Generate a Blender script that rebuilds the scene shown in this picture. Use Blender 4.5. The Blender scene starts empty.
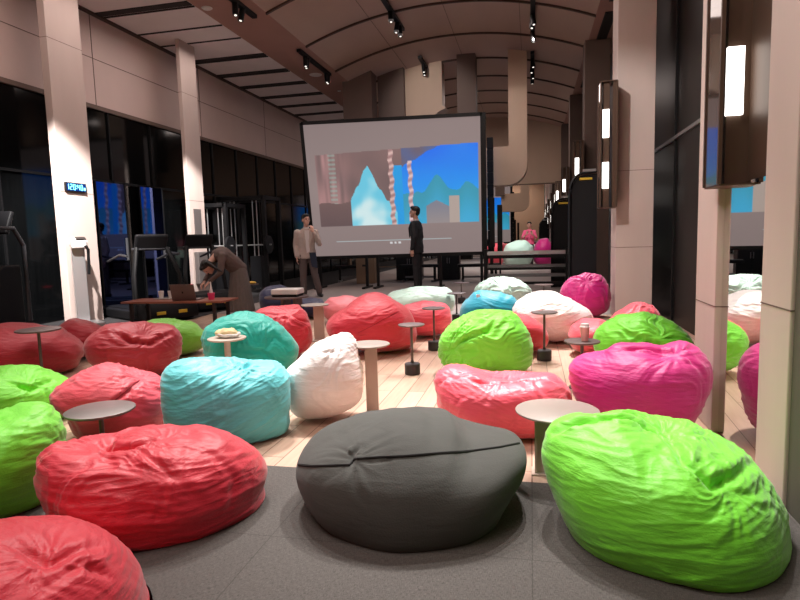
import bpy, bmesh, math, random
from mathutils import Vector, Matrix, noise
from mathutils.bvhtree import BVHTree
random.seed(4)
SC = bpy.context.scene
COL = SC.collection
PI = math.pi

# ------------------------------------------------------------------ helpers
def lin(r, g, b):
    f = lambda c: (c/255/12.92) if c/255 <= .04045 else ((c/255+.055)/1.055)**2.4
    return (f(r), f(g), f(b), 1)

def tag(o, label=None, cat=None, group=None, kind=None):
    if label: o['label'] = label
    if cat: o['category'] = cat
    if group: o['group'] = group
    if kind: o['kind'] = kind
    return o

def empty(name, loc, rz=0, label=None, cat=None, group=None):
    o = bpy.data.objects.new(name, None); COL.objects.link(o)
    o.empty_display_size = .1
    o.location = loc; o.rotation_euler = (0, 0, rz)
    return tag(o, label, cat, group)

def copy_tree(o, parent=None):
    c = o.copy(); COL.objects.link(c); c.parent = parent
    for ch in list(o.children): copy_tree(ch, c)
    return c

class MB:
    def __init__(s): s.bm = bmesh.new()
    def _xf(s, vs, M): bmesh.ops.transform(s.bm, matrix=M, verts=vs)
    def box(s, c, d, rot=(0, 0, 0)):
        r = bmesh.ops.create_cube(s.bm, size=1)
        from mathutils import Euler
        M = Matrix.Translation(c) @ Euler(rot).to_matrix().to_4x4() @ Matrix.Diagonal((*d, 1))
        s._xf(r['verts'], M); return s
    def span(s, a, b):
        return s.box([(a[i]+b[i])/2 for i in range(3)], [abs(b[i]-a[i]) for i in range(3)])
    def cyl(s, p, q, r1, r2=None, n=20):
        p = Vector(p); q = Vector(q); d = q-p
        r = bmesh.ops.create_cone(s.bm, cap_ends=True, segments=n, radius1=r1, radius2=r1 if r2 is None else r2, depth=d.length)
        M = Matrix.Translation((p+q)/2) @ d.to_track_quat('Z', 'Y').to_matrix().to_4x4()
        s._xf(r['verts'], M); return s
    def ball(s, c, d, rot=(0, 0, 0), n=16):
        from mathutils import Euler
        r = bmesh.ops.create_uvsphere(s.bm, u_segments=n*2, v_segments=n, radius=1)
        M = Matrix.Translation(c) @ Euler(rot).to_matrix().to_4x4() @ Matrix.Diagonal((*(d if hasattr(d, '__len__') else (d, d, d)), 1))
        s._xf(r['verts'], M); return s
    def tube(s, pts, r, n=8):
        pts = [Vector(p) for p in pts]
        rs = r if hasattr(r, '__len__') else [r]*len(pts)
        rings = []
        up = Vector((0, 0, 1))
        for i, p in enumerate(pts):
            t = (pts[min(i+1, len(pts)-1)]-pts[max(i-1, 0)]).normalized()
            a = t.cross(up)
            if a.length < .05: a = t.cross(Vector((1, 0, 0)))
            a.normalize(); b = t.cross(a).normalized()
            rings.append([s.bm.verts.new(p+(a*math.cos(2*PI*k/n)+b*math.sin(2*PI*k/n))*rs[i]) for k in range(n)])
        for i in range(len(rings)-1):
            for k in range(n):
                s.bm.faces.new((rings[i][k], rings[i][(k+1) % n], rings[i+1][(k+1) % n], rings[i+1][k]))
        s.bm.faces.new(rings[0]); s.bm.faces.new(rings[-1][::-1]); return s
    def lathe(s, prof, n=40, c=(0, 0, 0)):
        rings = []
        for r, z in prof:
            rings.append([s.bm.verts.new((c[0]+max(r, 1e-4)*math.cos(2*PI*k/n), c[1]+max(r, 1e-4)*math.sin(2*PI*k/n), c[2]+z)) for k in range(n)])
        for i in range(len(rings)-1):
            for k in range(n):
                s.bm.faces.new((rings[i][k], rings[i][(k+1) % n], rings[i+1][(k+1) % n], rings[i+1][k]))
        s.bm.faces.new(rings[0][::-1]); s.bm.faces.new(rings[-1]); return s
    def prism(s, pts, vec):
        vec = Vector(vec)
        a = [s.bm.verts.new(Vector(p)) for p in pts]; b = [s.bm.verts.new(Vector(p)+vec) for p in pts]
        s.bm.faces.new(a[::-1]); s.bm.faces.new(b)
        for i in range(len(pts)):
            j = (i+1) % len(pts); s.bm.faces.new((a[i], a[j], b[j], b[i]))
        return s
    def build(s, name, mat, parent=None, smooth=False, bevel=0, loc=None):
        bmesh.ops.recalc_face_normals(s.bm, faces=s.bm.faces)
        me = bpy.data.meshes.new(name); s.bm.to_mesh(me); s.bm.free()
        me.materials.append(mat)
        if smooth:
            for p in me.polygons: p.use_smooth = True
            if smooth != 'all':
                me.set_sharp_from_angle(angle=math.radians(35))
        o = bpy.data.objects.new(name, me); COL.objects.link(o)
        if parent: o.parent = parent
        if loc: o.location = loc
        if bevel:
            m = o.modifiers.new('bevel', 'BEVEL'); m.width = bevel; m.segments = 2; m.limit_method = 'ANGLE'
        return o

def struct(o): o['kind'] = 'structure'; return o

# ------------------------------------------------------------------ materials
def mat(name, col, rough=.6, metal=0, spec=.5, emis=None, es=0, noise_amt=0, noise_scale=5, stretch=(1, 1, 1),
        bump=0, bump_scale=60, coat=0, sheen=0, alpha=None, trans=0):
    m = bpy.data.materials.new(name); m.use_nodes = True
    nt = m.node_tree; b = nt.nodes['Principled BSDF']
    b.inputs['Base Color'].default_value = col
    b.inputs['Roughness'].default_value = rough
    b.inputs['Metallic'].default_value = metal
    b.inputs['Specular IOR Level'].default_value = spec
    b.inputs['Coat Weight'].default_value = coat
    b.inputs['Sheen Weight'].default_value = sheen
    b.inputs['Transmission Weight'].default_value = trans
    if emis: b.inputs['Emission Color'].default_value = emis; b.inputs['Emission Strength'].default_value = es
    tc = nt.nodes.new('ShaderNodeTexCoord'); mp = nt.nodes.new('ShaderNodeMapping')
    mp.inputs['Scale'].default_value = stretch
    nt.links.new(tc.outputs['Object'], mp.inputs['Vector'])
    if noise_amt:
        n = nt.nodes.new('ShaderNodeTexNoise'); n.inputs['Scale'].default_value = noise_scale; n.inputs['Detail'].default_value = 5
        nt.links.new(mp.outputs[0], n.inputs['Vector'])
        h = nt.nodes.new('ShaderNodeMapRange'); h.inputs['From Min'].default_value = .25; h.inputs['From Max'].default_value = .75
        h.inputs['To Min'].default_value = 1-noise_amt; h.inputs['To Max'].default_value = 1+noise_amt
        nt.links.new(n.outputs['Fac'], h.inputs['Value'])
        mx = nt.nodes.new('ShaderNodeVectorMath'); mx.operation = 'SCALE'
        mx.inputs[0].default_value = col[:3]
        nt.links.new(h.outputs[0], mx.inputs['Scale']); nt.links.new(mx.outputs[0], b.inputs['Base Color'])
    if bump:
        n = nt.nodes.new('ShaderNodeTexNoise'); n.inputs['Scale'].default_value = bump_scale; n.inputs['Detail'].default_value = 3
        nt.links.new(mp.outputs[0], n.inputs['Vector'])
        bp = nt.nodes.new('ShaderNodeBump'); bp.inputs['Strength'].default_value = bump; bp.inputs['Distance'].default_value = .01
        nt.links.new(n.outputs['Fac'], bp.inputs['Height']); nt.links.new(bp.outputs[0], b.inputs['Normal'])
    return m

def wood_floor_mat():
    m = mat('oak_planks', lin(206, 178, 160), rough=.38)
    nt = m.node_tree; b = nt.nodes['Principled BSDF']
    tc = nt.nodes.new('ShaderNodeTexCoord'); mp = nt.nodes.new('ShaderNodeMapping')
    mp.inputs['Rotation'].default_value = (0, 0, math.radians(90))
    nt.links.new(tc.outputs['Object'], mp.inputs['Vector'])
    br = nt.nodes.new('ShaderNodeTexBrick')
    br.inputs['Color1'].default_value = lin(212, 182, 162); br.inputs['Color2'].default_value = lin(188, 156, 136)
    br.inputs['Mortar'].default_value = lin(120, 92, 78); br.inputs['Scale'].default_value = 1
    br.inputs['Mortar Size'].default_value = .003; br.inputs['Brick Width'].default_value = 1.4; br.inputs['Row Height'].default_value = .13
    br.offset = .37
    nt.links.new(mp.outputs[0], br.inputs['Vector'])
    n = nt.nodes.new('ShaderNodeTexNoise'); n.inputs['Scale'].default_value = 3; n.inputs['Detail'].default_value = 6
    m2 = nt.nodes.new('ShaderNodeMapping'); m2.inputs['Scale'].default_value = (14, 1, 1)
    nt.links.new(tc.outputs['Object'], m2.inputs['Vector']); nt.links.new(m2.outputs[0], n.inputs['Vector'])
    mx = nt.nodes.new('ShaderNodeMix'); mx.data_type = 'RGBA'; mx.blend_type = 'MULTIPLY'; mx.inputs['Factor'].default_value = .45
    cr = nt.nodes.new('ShaderNodeValToRGB'); cr.color_ramp.elements[0].color = (.65, .6, .56, 1); cr.color_ramp.elements[1].color = (1, 1, 1, 1)
    cr.color_ramp.elements[0].position = .3; cr.color_ramp.elements[1].position = .7
    nt.links.new(n.outputs['Fac'], cr.inputs[0])
    nt.links.new(br.outputs['Color'], mx.inputs['A']); nt.links.new(cr.outputs[0], mx.inputs['B'])
    nt.links.new(mx.outputs['Result'], b.inputs['Base Color'])
    return m

def carpet_mat():
    m = mat('charcoal_carpet', lin(104, 98, 100), rough=.95, spec=.2)
    nt = m.node_tree; b = nt.nodes['Principled BSDF']
    tc = nt.nodes.new('ShaderNodeTexCoord')
    outs = []
    for sx, sy in ((420, 60), (60, 420)):
        mp = nt.nodes.new('ShaderNodeMapping'); mp.inputs['Scale'].default_value = (sx, sy, 1)
        n = nt.nodes.new('ShaderNodeTexNoise'); n.inputs['Scale'].default_value = 1; n.inputs['Detail'].default_value = 2
        nt.links.new(tc.outputs['Object'], mp.inputs['Vector']); nt.links.new(mp.outputs[0], n.inputs['Vector']); outs.append(n)
    ad = nt.nodes.new('ShaderNodeMath'); ad.operation = 'ADD'
    nt.links.new(outs[0].outputs['Fac'], ad.inputs[0]); nt.links.new(outs[1].outputs['Fac'], ad.inputs[1])
    cr = nt.nodes.new('ShaderNodeValToRGB'); cr.color_ramp.elements[0].position = .35; cr.color_ramp.elements[1].position = .65
    hf = nt.nodes.new('ShaderNodeMath'); hf.operation = 'MULTIPLY'; hf.inputs[1].default_value = .5
    nt.links.new(ad.outputs[0], hf.inputs[0]); nt.links.new(hf.outputs[0], cr.inputs[0])
    cr.color_ramp.elements[0].color = lin(70, 67, 65); cr.color_ramp.elements[1].color = lin(104, 100, 97)
    # tile joints every 0.5 m
    br = nt.nodes.new('ShaderNodeTexBrick'); br.offset = 0
    br.inputs['Color1'].default_value = (1, 1, 1, 1); br.inputs['Color2'].default_value = (.96, .96, .96, 1); br.inputs['Mortar'].default_value = (.72, .72, .72, 1)
    br.inputs['Scale'].default_value = 1; br.inputs['Mortar Size'].default_value = .0025; br.inputs['Brick Width'].default_value = 1.0; br.inputs['Row Height'].default_value = 1.0
    nt.links.new(tc.outputs['Object'], br.inputs['Vector'])
    mx = nt.nodes.new('ShaderNodeMix'); mx.data_type = 'RGBA'; mx.blend_type = 'MULTIPLY'; mx.inputs['Factor'].default_value = 1
    nt.links.new(cr.outputs[0], mx.inputs['A']); nt.links.new(br.outputs['Color'], mx.inputs['B'])
    nt.links.new(mx.outputs['Result'], b.inputs['Base Color'])
    bp = nt.nodes.new('ShaderNodeBump'); bp.inputs['Strength'].default_value = .35; bp.inputs['Distance'].default_value = .003
    nt.links.new(hf.outputs[0], bp.inputs['Height']); nt.links.new(bp.outputs[0], b.inputs['Normal'])
    return m

def fabric(name, c, rough=.5, sheen=.25, spec=.45):
    m = mat(name, lin(*c), rough=rough, sheen=sheen, spec=spec, noise_amt=.05, noise_scale=4)
    nt = m.node_tree; b = nt.nodes['Principled BSDF']
    tc = nt.nodes.new('ShaderNodeTexCoord')
    mp = nt.nodes.new('ShaderNodeMapping'); mp.inputs['Scale'].default_value = (1, 1, 5)
    nt.links.new(tc.outputs['Object'], mp.inputs['Vector'])
    a = nt.nodes.new('ShaderNodeTexNoise'); a.inputs['Scale'].default_value = 8; a.inputs['Detail'].default_value = 4; a.inputs['Distortion'].default_value = .3
    w = nt.nodes.new('ShaderNodeTexNoise'); w.inputs['Scale'].default_value = 160; w.inputs['Detail'].default_value = 1
    nt.links.new(mp.outputs[0], a.inputs['Vector']); nt.links.new(tc.outputs['Object'], w.inputs['Vector'])
    b1 = nt.nodes.new('ShaderNodeBump'); b1.inputs['Strength'].default_value = .12 if 'canvas' in name else .4; b1.inputs['Distance'].default_value = .02
    b2 = nt.nodes.new('ShaderNodeBump'); b2.inputs['Strength'].default_value = .25; b2.inputs['Distance'].default_value = .003
    nt.links.new(a.outputs['Fac'], b1.inputs['Height']); nt.links.new(w.outputs['Fac'], b2.inputs['Height'])
    nt.links.new(b1.outputs[0], b2.inputs['Normal']); nt.links.new(b2.outputs[0], b.inputs['Normal'])
    return m

M = dict(
    concrete=mat('pale_stone', lin(190, 172, 165), rough=.7, noise_amt=.08, noise_scale=2, stretch=(1, 1, .25), bump=.05, bump_scale=25),
    wallc=mat('plaster_wall', lin(196, 174, 168), rough=.75, noise_amt=.05, noise_scale=1.5),
    vault=mat('vault_boards', lin(180, 151, 137), rough=.7, noise_amt=.08, noise_scale=1.2, stretch=(1, .4, 1)),
    soffit=mat('soffit_board', lin(168, 126, 114), rough=.7, noise_amt=.05, noise_scale=2),
    cflat=mat('ceiling_boards', lin(235, 222, 220), rough=.75, noise_amt=.05, noise_scale=2),
    dark=mat('dark_void', lin(28, 22, 20), rough=.7),
    rib=mat('dark_rib', lin(70, 50, 42), rough=.6),
    black=mat('black_metal', lin(16, 16, 18), rough=.5, metal=.1, spec=.3),
    gymgrey=mat('gunmetal', lin(60, 60, 64), rough=.5, metal=.4),
    blackpl=mat('black_plastic', lin(15, 15, 18), rough=.55, spec=.25),
    pier=mat('dark_pier', lin(104, 86, 78), rough=.75, noise_amt=.06, noise_scale=2),
    tan=mat('tan_panel', lin(196, 168, 146), rough=.65, noise_amt=.06, noise_scale=2, stretch=(1, 1, .3)),
    glassb=mat('black_glass', lin(9, 10, 11), rough=.08, spec=.3, noise_amt=.3, noise_scale=3, stretch=(1, 6, .4)),
    glassr=mat('black_matt_glass', lin(10, 10, 11), rough=.35, spec=.12),
    doorglass=mat('coated_door_glass', lin(70, 84, 130), rough=.03, metal=1),
    mirror=mat('mirror_glass', (.82, .82, .8, 1), rough=.01, metal=1),
    grey=mat('grey_metal', lin(120, 120, 122), rough=.35, metal=.7),
    silver=mat('silver_metal', lin(190, 190, 192), rough=.3, metal=.8),
    whitepl=mat('white_plastic', lin(225, 220, 218), rough=.4),
    bronze=mat('bronze_metal', lin(90, 70, 58), rough=.5, metal=.5),
    lampglass=mat('smoked_glass', lin(70, 58, 52), rough=.05, spec=.9),
    lamp=mat('lit_diffuser', lin(255, 250, 242), emis=(1, .96, .90, 1), es=4),
    lens=mat('lit_lens', lin(255, 250, 242), emis=(1, .93, .85, 1), es=1.2),
    beige=mat('beige_laminate', lin(152, 140, 132), rough=.45),
    beigem=mat('beige_metal', lin(188, 172, 158), rough=.5),
    brownt=mat('brown_table_metal', lin(96, 78, 76), rough=.45),
    brownd=mat('dark_base', lin(44, 36, 38), rough=.5),
    walnut=mat('walnut_top', lin(140, 84, 66), rough=.4, noise_amt=.15, noise_scale=4, stretch=(1, 8, 1)),
    skin=mat('skin', lin(205, 158, 140), rough=.55),
    hair=mat('black_hair', lin(22, 18, 18), rough=.5, noise_amt=.3, noise_scale=40, stretch=(8, 8, 1)),
    suitb=mat('black_suit', lin(34, 34, 38), rough=.85),
    suitt=mat('taupe_suit', lin(186, 168, 160), rough=.85, noise_amt=.08, noise_scale=60),
    shirtw=mat('white_shirt', lin(215, 205, 205), rough=.8),
    trous=mat('brown_trousers', lin(96, 82, 80), rough=.85),
    dress=mat('brown_cardigan', lin(92, 76, 72), rough=.9),
    skirt=mat('grey_skirt', lin(104, 94, 90), rough=.9, noise_amt=.1, noise_scale=30),
    navyt=mat('navy_cloth', lin(34, 40, 60), rough=.85),
    pinkt=mat('pink_top', lin(226, 90, 130), rough=.8),
    shoe=mat('dark_shoe', lin(20, 18, 18), rough=.4),
    yellow=mat('yellow_badge', lin(215, 180, 50), rough=.5),
    pink=mat('pink_plastic', lin(226, 60, 110), rough=.4),
    food=mat('pastry', lin(226, 200, 150), rough=.7, noise_amt=.25, noise_scale=18, bump=.5, bump_scale=30),
    wrap=mat('paper_wrap', lin(238, 232, 226), rough=.6),
    eggs=mat('yellow_filling', lin(224, 180, 70), rough=.6),
    card=mat('brown_box_board', lin(150, 118, 92), rough=.8),
    paper=mat('white_board', lin(232, 228, 226), rough=.6),
    laptop=mat('aluminium_lid', lin(110, 92, 90), rough=.4, metal=.5),
    cyanled=mat('cyan_digits', lin(120, 230, 255), emis=lin(110, 225, 255), es=3.2),
    blueglow=mat('blue_clock_face', lin(5, 20, 60), emis=lin(10, 60, 150), es=.5, rough=.2),
    redled=mat('red_light', lin(255, 50, 70), emis=lin(255, 40, 70), es=1.2),
    greyfl=mat('grey_stone_floor', lin(150, 138, 134), rough=.55, noise_amt=.06, noise_scale=3),
    plate=mat('grey_plate', lin(120, 112, 110), rough=.45, metal=.5),
    cupb=mat('pink_cup', lin(226, 168, 160), rough=.5),
    wallb=mat('rear_wall_plaster', lin(176, 146, 122), rough=.8),
    olive=mat('olive_grey_panel', lin(84, 82, 72), rough=.7, noise_amt=.06, noise_scale=3),
    rubber=mat('black_rubber_floor', lin(38, 36, 38), rough=.8, noise_amt=.2, noise_scale=60),
    wood=wood_floor_mat(), carpet=carpet_mat(),
)

# ------------------------------------------------------------------ room shell
GX, RX = -7.3, 1.75          # glass walls left and right
Y0, Y1 = -1.6, 23.0
CE = 5.1
FY, GY = 2.67, 8.6           # carpet edge, stone floor edge
def slab(name, a, b, m, bevel=0):
    return struct(MB().span(a, b).build(name, M[m] if isinstance(m, str) else m, bevel=bevel))
slab('floor', (GX-.3, FY, -.1), (RX+.3, GY, 0), 'wood')
slab('floor', (GX-.3, Y0, -.1), (RX+.3, FY, .004), 'carpet')
slab('floor', (GX-.3, GY, -.1), (RX+.3, Y1, .0), 'greyfl')
slab('floor', (GX-.3, 6.0, -.1), (-5.15, Y1, .006), 'rubber')
# vaulted ceiling
XL, XR, RISE = -4.45, 1.17, .54
hw = (XR-XL)/2; xc = (XR+XL)/2; RAD = (hw*hw+RISE*RISE)/(2*RISE); zc = CE+RISE-RAD
def vz(x, off=0): return zc+math.sqrt((RAD-off)**2-(x-xc)**2)
NS = 40
pts = [(XL+(XR-XL)*i/NS) for i in range(NS+1)]
poly = [(x, Y0, vz(x)) for x in pts]+[(XR, Y0, vz(xc)+.25), (XL, Y0, vz(xc)+.25)]
struct(MB().prism(poly, (0, Y1-Y0, 0)).build('ceiling', M['vault'], smooth=True))
slab('ceiling', (-5.45, Y0, CE), (XL, Y1, CE+.9), 'soffit')
slab('ceiling', (GX-.2, Y0, CE+.004), (-5.45, Y1, CE+.9), 'cflat')
slab('ceiling', (XR, Y0, CE), (RX+.2, Y1, CE+.9), 'soffit')
# ribs of the vault
k = 1
y = 9.75-1.83*6
while y < Y1:
    a = [(x, y, vz(x)+.01) for x in pts]; b = [(x, y, vz(x, .035)) for x in pts[::-1]]
    a[0] = (XL, y, vz(XL)+.01)
    struct(MB().prism(a+b, (0, .045, 0)).build(f'trim_{k}', M['rib'])); k += 1
    y += 1.83 if y < 15 else 1.7
# longitudinal joint lines of the vault boards
for x in (-3.1, -1.65, -.2):
    struct(MB().span((x-.004, Y0, vz(x)-.004), (x+.004, Y1, vz(x)+.02)).build(f'trim_{k}', M['rib'])); k += 1
# dark slots across the flat left ceiling
n_ = 0
for yy, w in ((1.5, .16), (3.2, .05), (4.6, .16), (6.2, .05), (7.6, .16), (8.95, .16), (10.05, .04), (10.75, .04), (11.75, .16), (12.9, .16), (14.0, .16), (15.15, .16), (16.3, .16), (17.5, .16), (18.7, .16), (19.9, .16), (21.1, .16), (22.3, .16)):
    w *= 1.5 if w > .1 else 1.4
    mb = MB().span((GX+.1, yy, CE-.012), (-5.46, yy+w*.66, CE+.02))
    if w > .1: mb.span((GX+.1, yy+w*.84, CE-.012), (-5.46, yy+w, CE+.02))
    struct(mb.build(f'trim_{k}', M['dark'])); k += 1
slab(f'trim_{k}', (GX+.02, Y0, CE-.03), (GX+.1, Y1, CE+.02), 'rib'); k += 1
# left wall: dark glazing below, plaster above
slab('wall_left', (GX-.2, Y0, 3.56), (GX+.02, Y1, CE), 'wallc')
slab(f'trim_{k}', (GX-.2, Y0, 3.5), (GX+.05, Y1, 3.57), 'pier'); k += 1
for yy in (0.6, 3.2, 5.6, 8.9, 12.2, 15.5, 18.8):
    slab(f'trim_{k}', (GX+.018, yy, 3.57), (GX+.026, yy+.012, CE), 'pier'); k += 1
slab(f'trim_{k}', (GX+.018, Y0, 4.35), (GX+.026, Y1, 4.36), 'pier'); k += 1
slab('window_1', (GX-.06, Y0, 0), (GX, Y1, 3.5), 'glassb')
n = 0
for yy in [(-1.2+1.15*i) for i in range(21)]:
    slab(f'trim_{k}', (GX, yy, 0), (GX+.03, yy+.03, 3.5), 'black'); k += 1
slab(f'trim_{k}', (GX, Y0, 2.27), (GX+.03, Y1, 2.31), 'black'); k += 1
# two glazed doors of the left wall standing slightly open
for wn, (dx, dy, L, an) in (('door_1', (-7.2, 8.6, .72, -2.8)), ('door_2', (-7.2, 9.75, .6, -8))):
    o = struct(MB().span((-.012, 0, .05), (.012, L, 2.26)).build(wn, M['doorglass'])); o.location = (dx, dy, 0); o.rotation_euler = (0, 0, math.radians(an))
    MB().span((-.02, L-.03, .02), (.02, L, 2.27)).build('door_frame', M['black'], o)
    MB().span((-.02, 0, .02), (.02, .03, 2.27)).build('door_frame', M['black'], o)
    MB().span((.02, L-.1, .9), (.05, L-.07, 1.3)).build('handle', M['grey'], o)
# right wall: black glazing behind the columns
slab('window_2', (RX, 3.92, 0), (RX+.06, Y1, CE), 'glassr')
for yy in (4.9, 6.4, 7.9, 9.4, 10.9, 12.4, 15.4, 18.4, 21.4):
    slab(f'trim_{k}', (RX-.02, yy, 0), (RX, yy+.03, CE), 'black'); k += 1
slab(f'trim_{k}', (RX-.03, 3.92, 2.27), (RX, Y1, 2.31), 'grey'); k += 1
slab('wall_right', (1.012, Y0, 0), (RX+.06, 2.555, CE), 'olive')
slab('wall_front', (GX-.2, Y0-.15, 0), (RX+.2, Y0, CE+.9), 'wallb')
# end wall: plaster above a wall-wide mirror
slab('wall_back', (GX-.2, Y1, 0), (RX+.2, Y1+.2, CE+.9), 'tan')
slab('window_3', (GX+.1, Y1-.03, .05), (RX, Y1, 3.05), 'mirror')
slab(f'trim_{k}', (GX+.1, Y1-.06, 3.05), (RX, Y1, 3.09), 'bronze'); k += 1

# columns: part of the setting
def column(name, a, b, z1=CE, m='concrete', lines=(1.0, 2.0, 3.0, 4.0)):
    mb = MB().span((a[0], a[1], 0), (b[0], b[1], z1))
    o = struct(mb.build(name, M[m], bevel=.006))
    for z in lines:
        j = MB().span((a[0]-.0015, a[1]-.0015, z), (b[0]+.0015, b[1]+.0015, z+.006)).build('joint_line', M['pier'], o)
    return o
column(f'trim_{k}', (-6.72, 7.2), (-6.6, 7.86), lines=(1.96, 4.1)); k += 1
column(f'trim_{k}', (-6.68, 10.45), (-6.6, 11.0), lines=(2.02, 4.1)); k += 1
column(f'trim_{k}', (1.0, 2.56), (1.5, 2.87), lines=(.82,)); k += 1
column(f'trim_{k}', (1.0, 3.53), (1.5, 3.92), lines=(.72,)); k += 1
column(f'trim_{k}', (1.1, 8.2), (1.56, 8.7), lines=(.95, 1.95)); k += 1
for yy in (13.0, 17.8, 22.3):
    column(f'trim_{k}', (1.1, yy), (1.6, yy+.5), m='pier', lines=()); k += 1
# mirror panel between the two near right columns, hung very slightly ajar
o = MB().box((0, 0, .70), (.016, .655, 1.36)).build('window_4', M['mirror']); struct(o)
o.location = (1.03, 3.2, 0); o.rotation_euler = (0, 0, math.radians(-2.1))
slab(f'trim_{k}', (1.07, 2.87, 0), (1.5, 3.53, CE), 'bronze'); k += 1
# hanging masses of the end bay
def mass(pxz, y, d, m):
    global k
    o = struct(MB().prism([(x, y, z) for x, z in pxz], (0, d, 0)).build(f'trim_{k}', M[m], smooth=True)); k += 1
    return o
def corner(cx, cz, r, a0, a1, n=10): return [(cx+r*math.cos(math.radians(a0+(a1-a0)*i/n)), cz+r*math.sin(math.radians(a0+(a1-a0)*i/n))) for i in range(n+1)]
mass([(-.52, 5.75), (-.08, 5.75)]+corner(-.55, 2.85, .47, 0, -90)+[(-1.5, 2.38), (-1.5, 3.3)]+[(-.52, 3.3)], 14.6, .5, 'tan')
mass([(-1.78, 5.75), (-1.32, 5.75), (-1.32, 3.2), (-1.78, 3.2)], 14.9, .45, 'pier')
mass([(-4.6, 5.3), (-3.85, 5.5), (-3.85, 3.2), (-4.6, 3.2)], 14.4, .5, 'pier')
mass([(-3.15, 5.7), (-2.2, 5.7), (-2.2, 4.5)]+corner(-2.0, 3.9, .55, 100, 175)+[(-2.6, 3.5), (-3.3, 3.5)], 15.2, .5, 'tan')
mass([(-3.84, 5.6), (-3.16, 5.7)]+corner(-3.6, 4.2, .45, 10, -90)+[(-3.84, 3.75)], 15.0, .5, 'pier')
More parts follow.
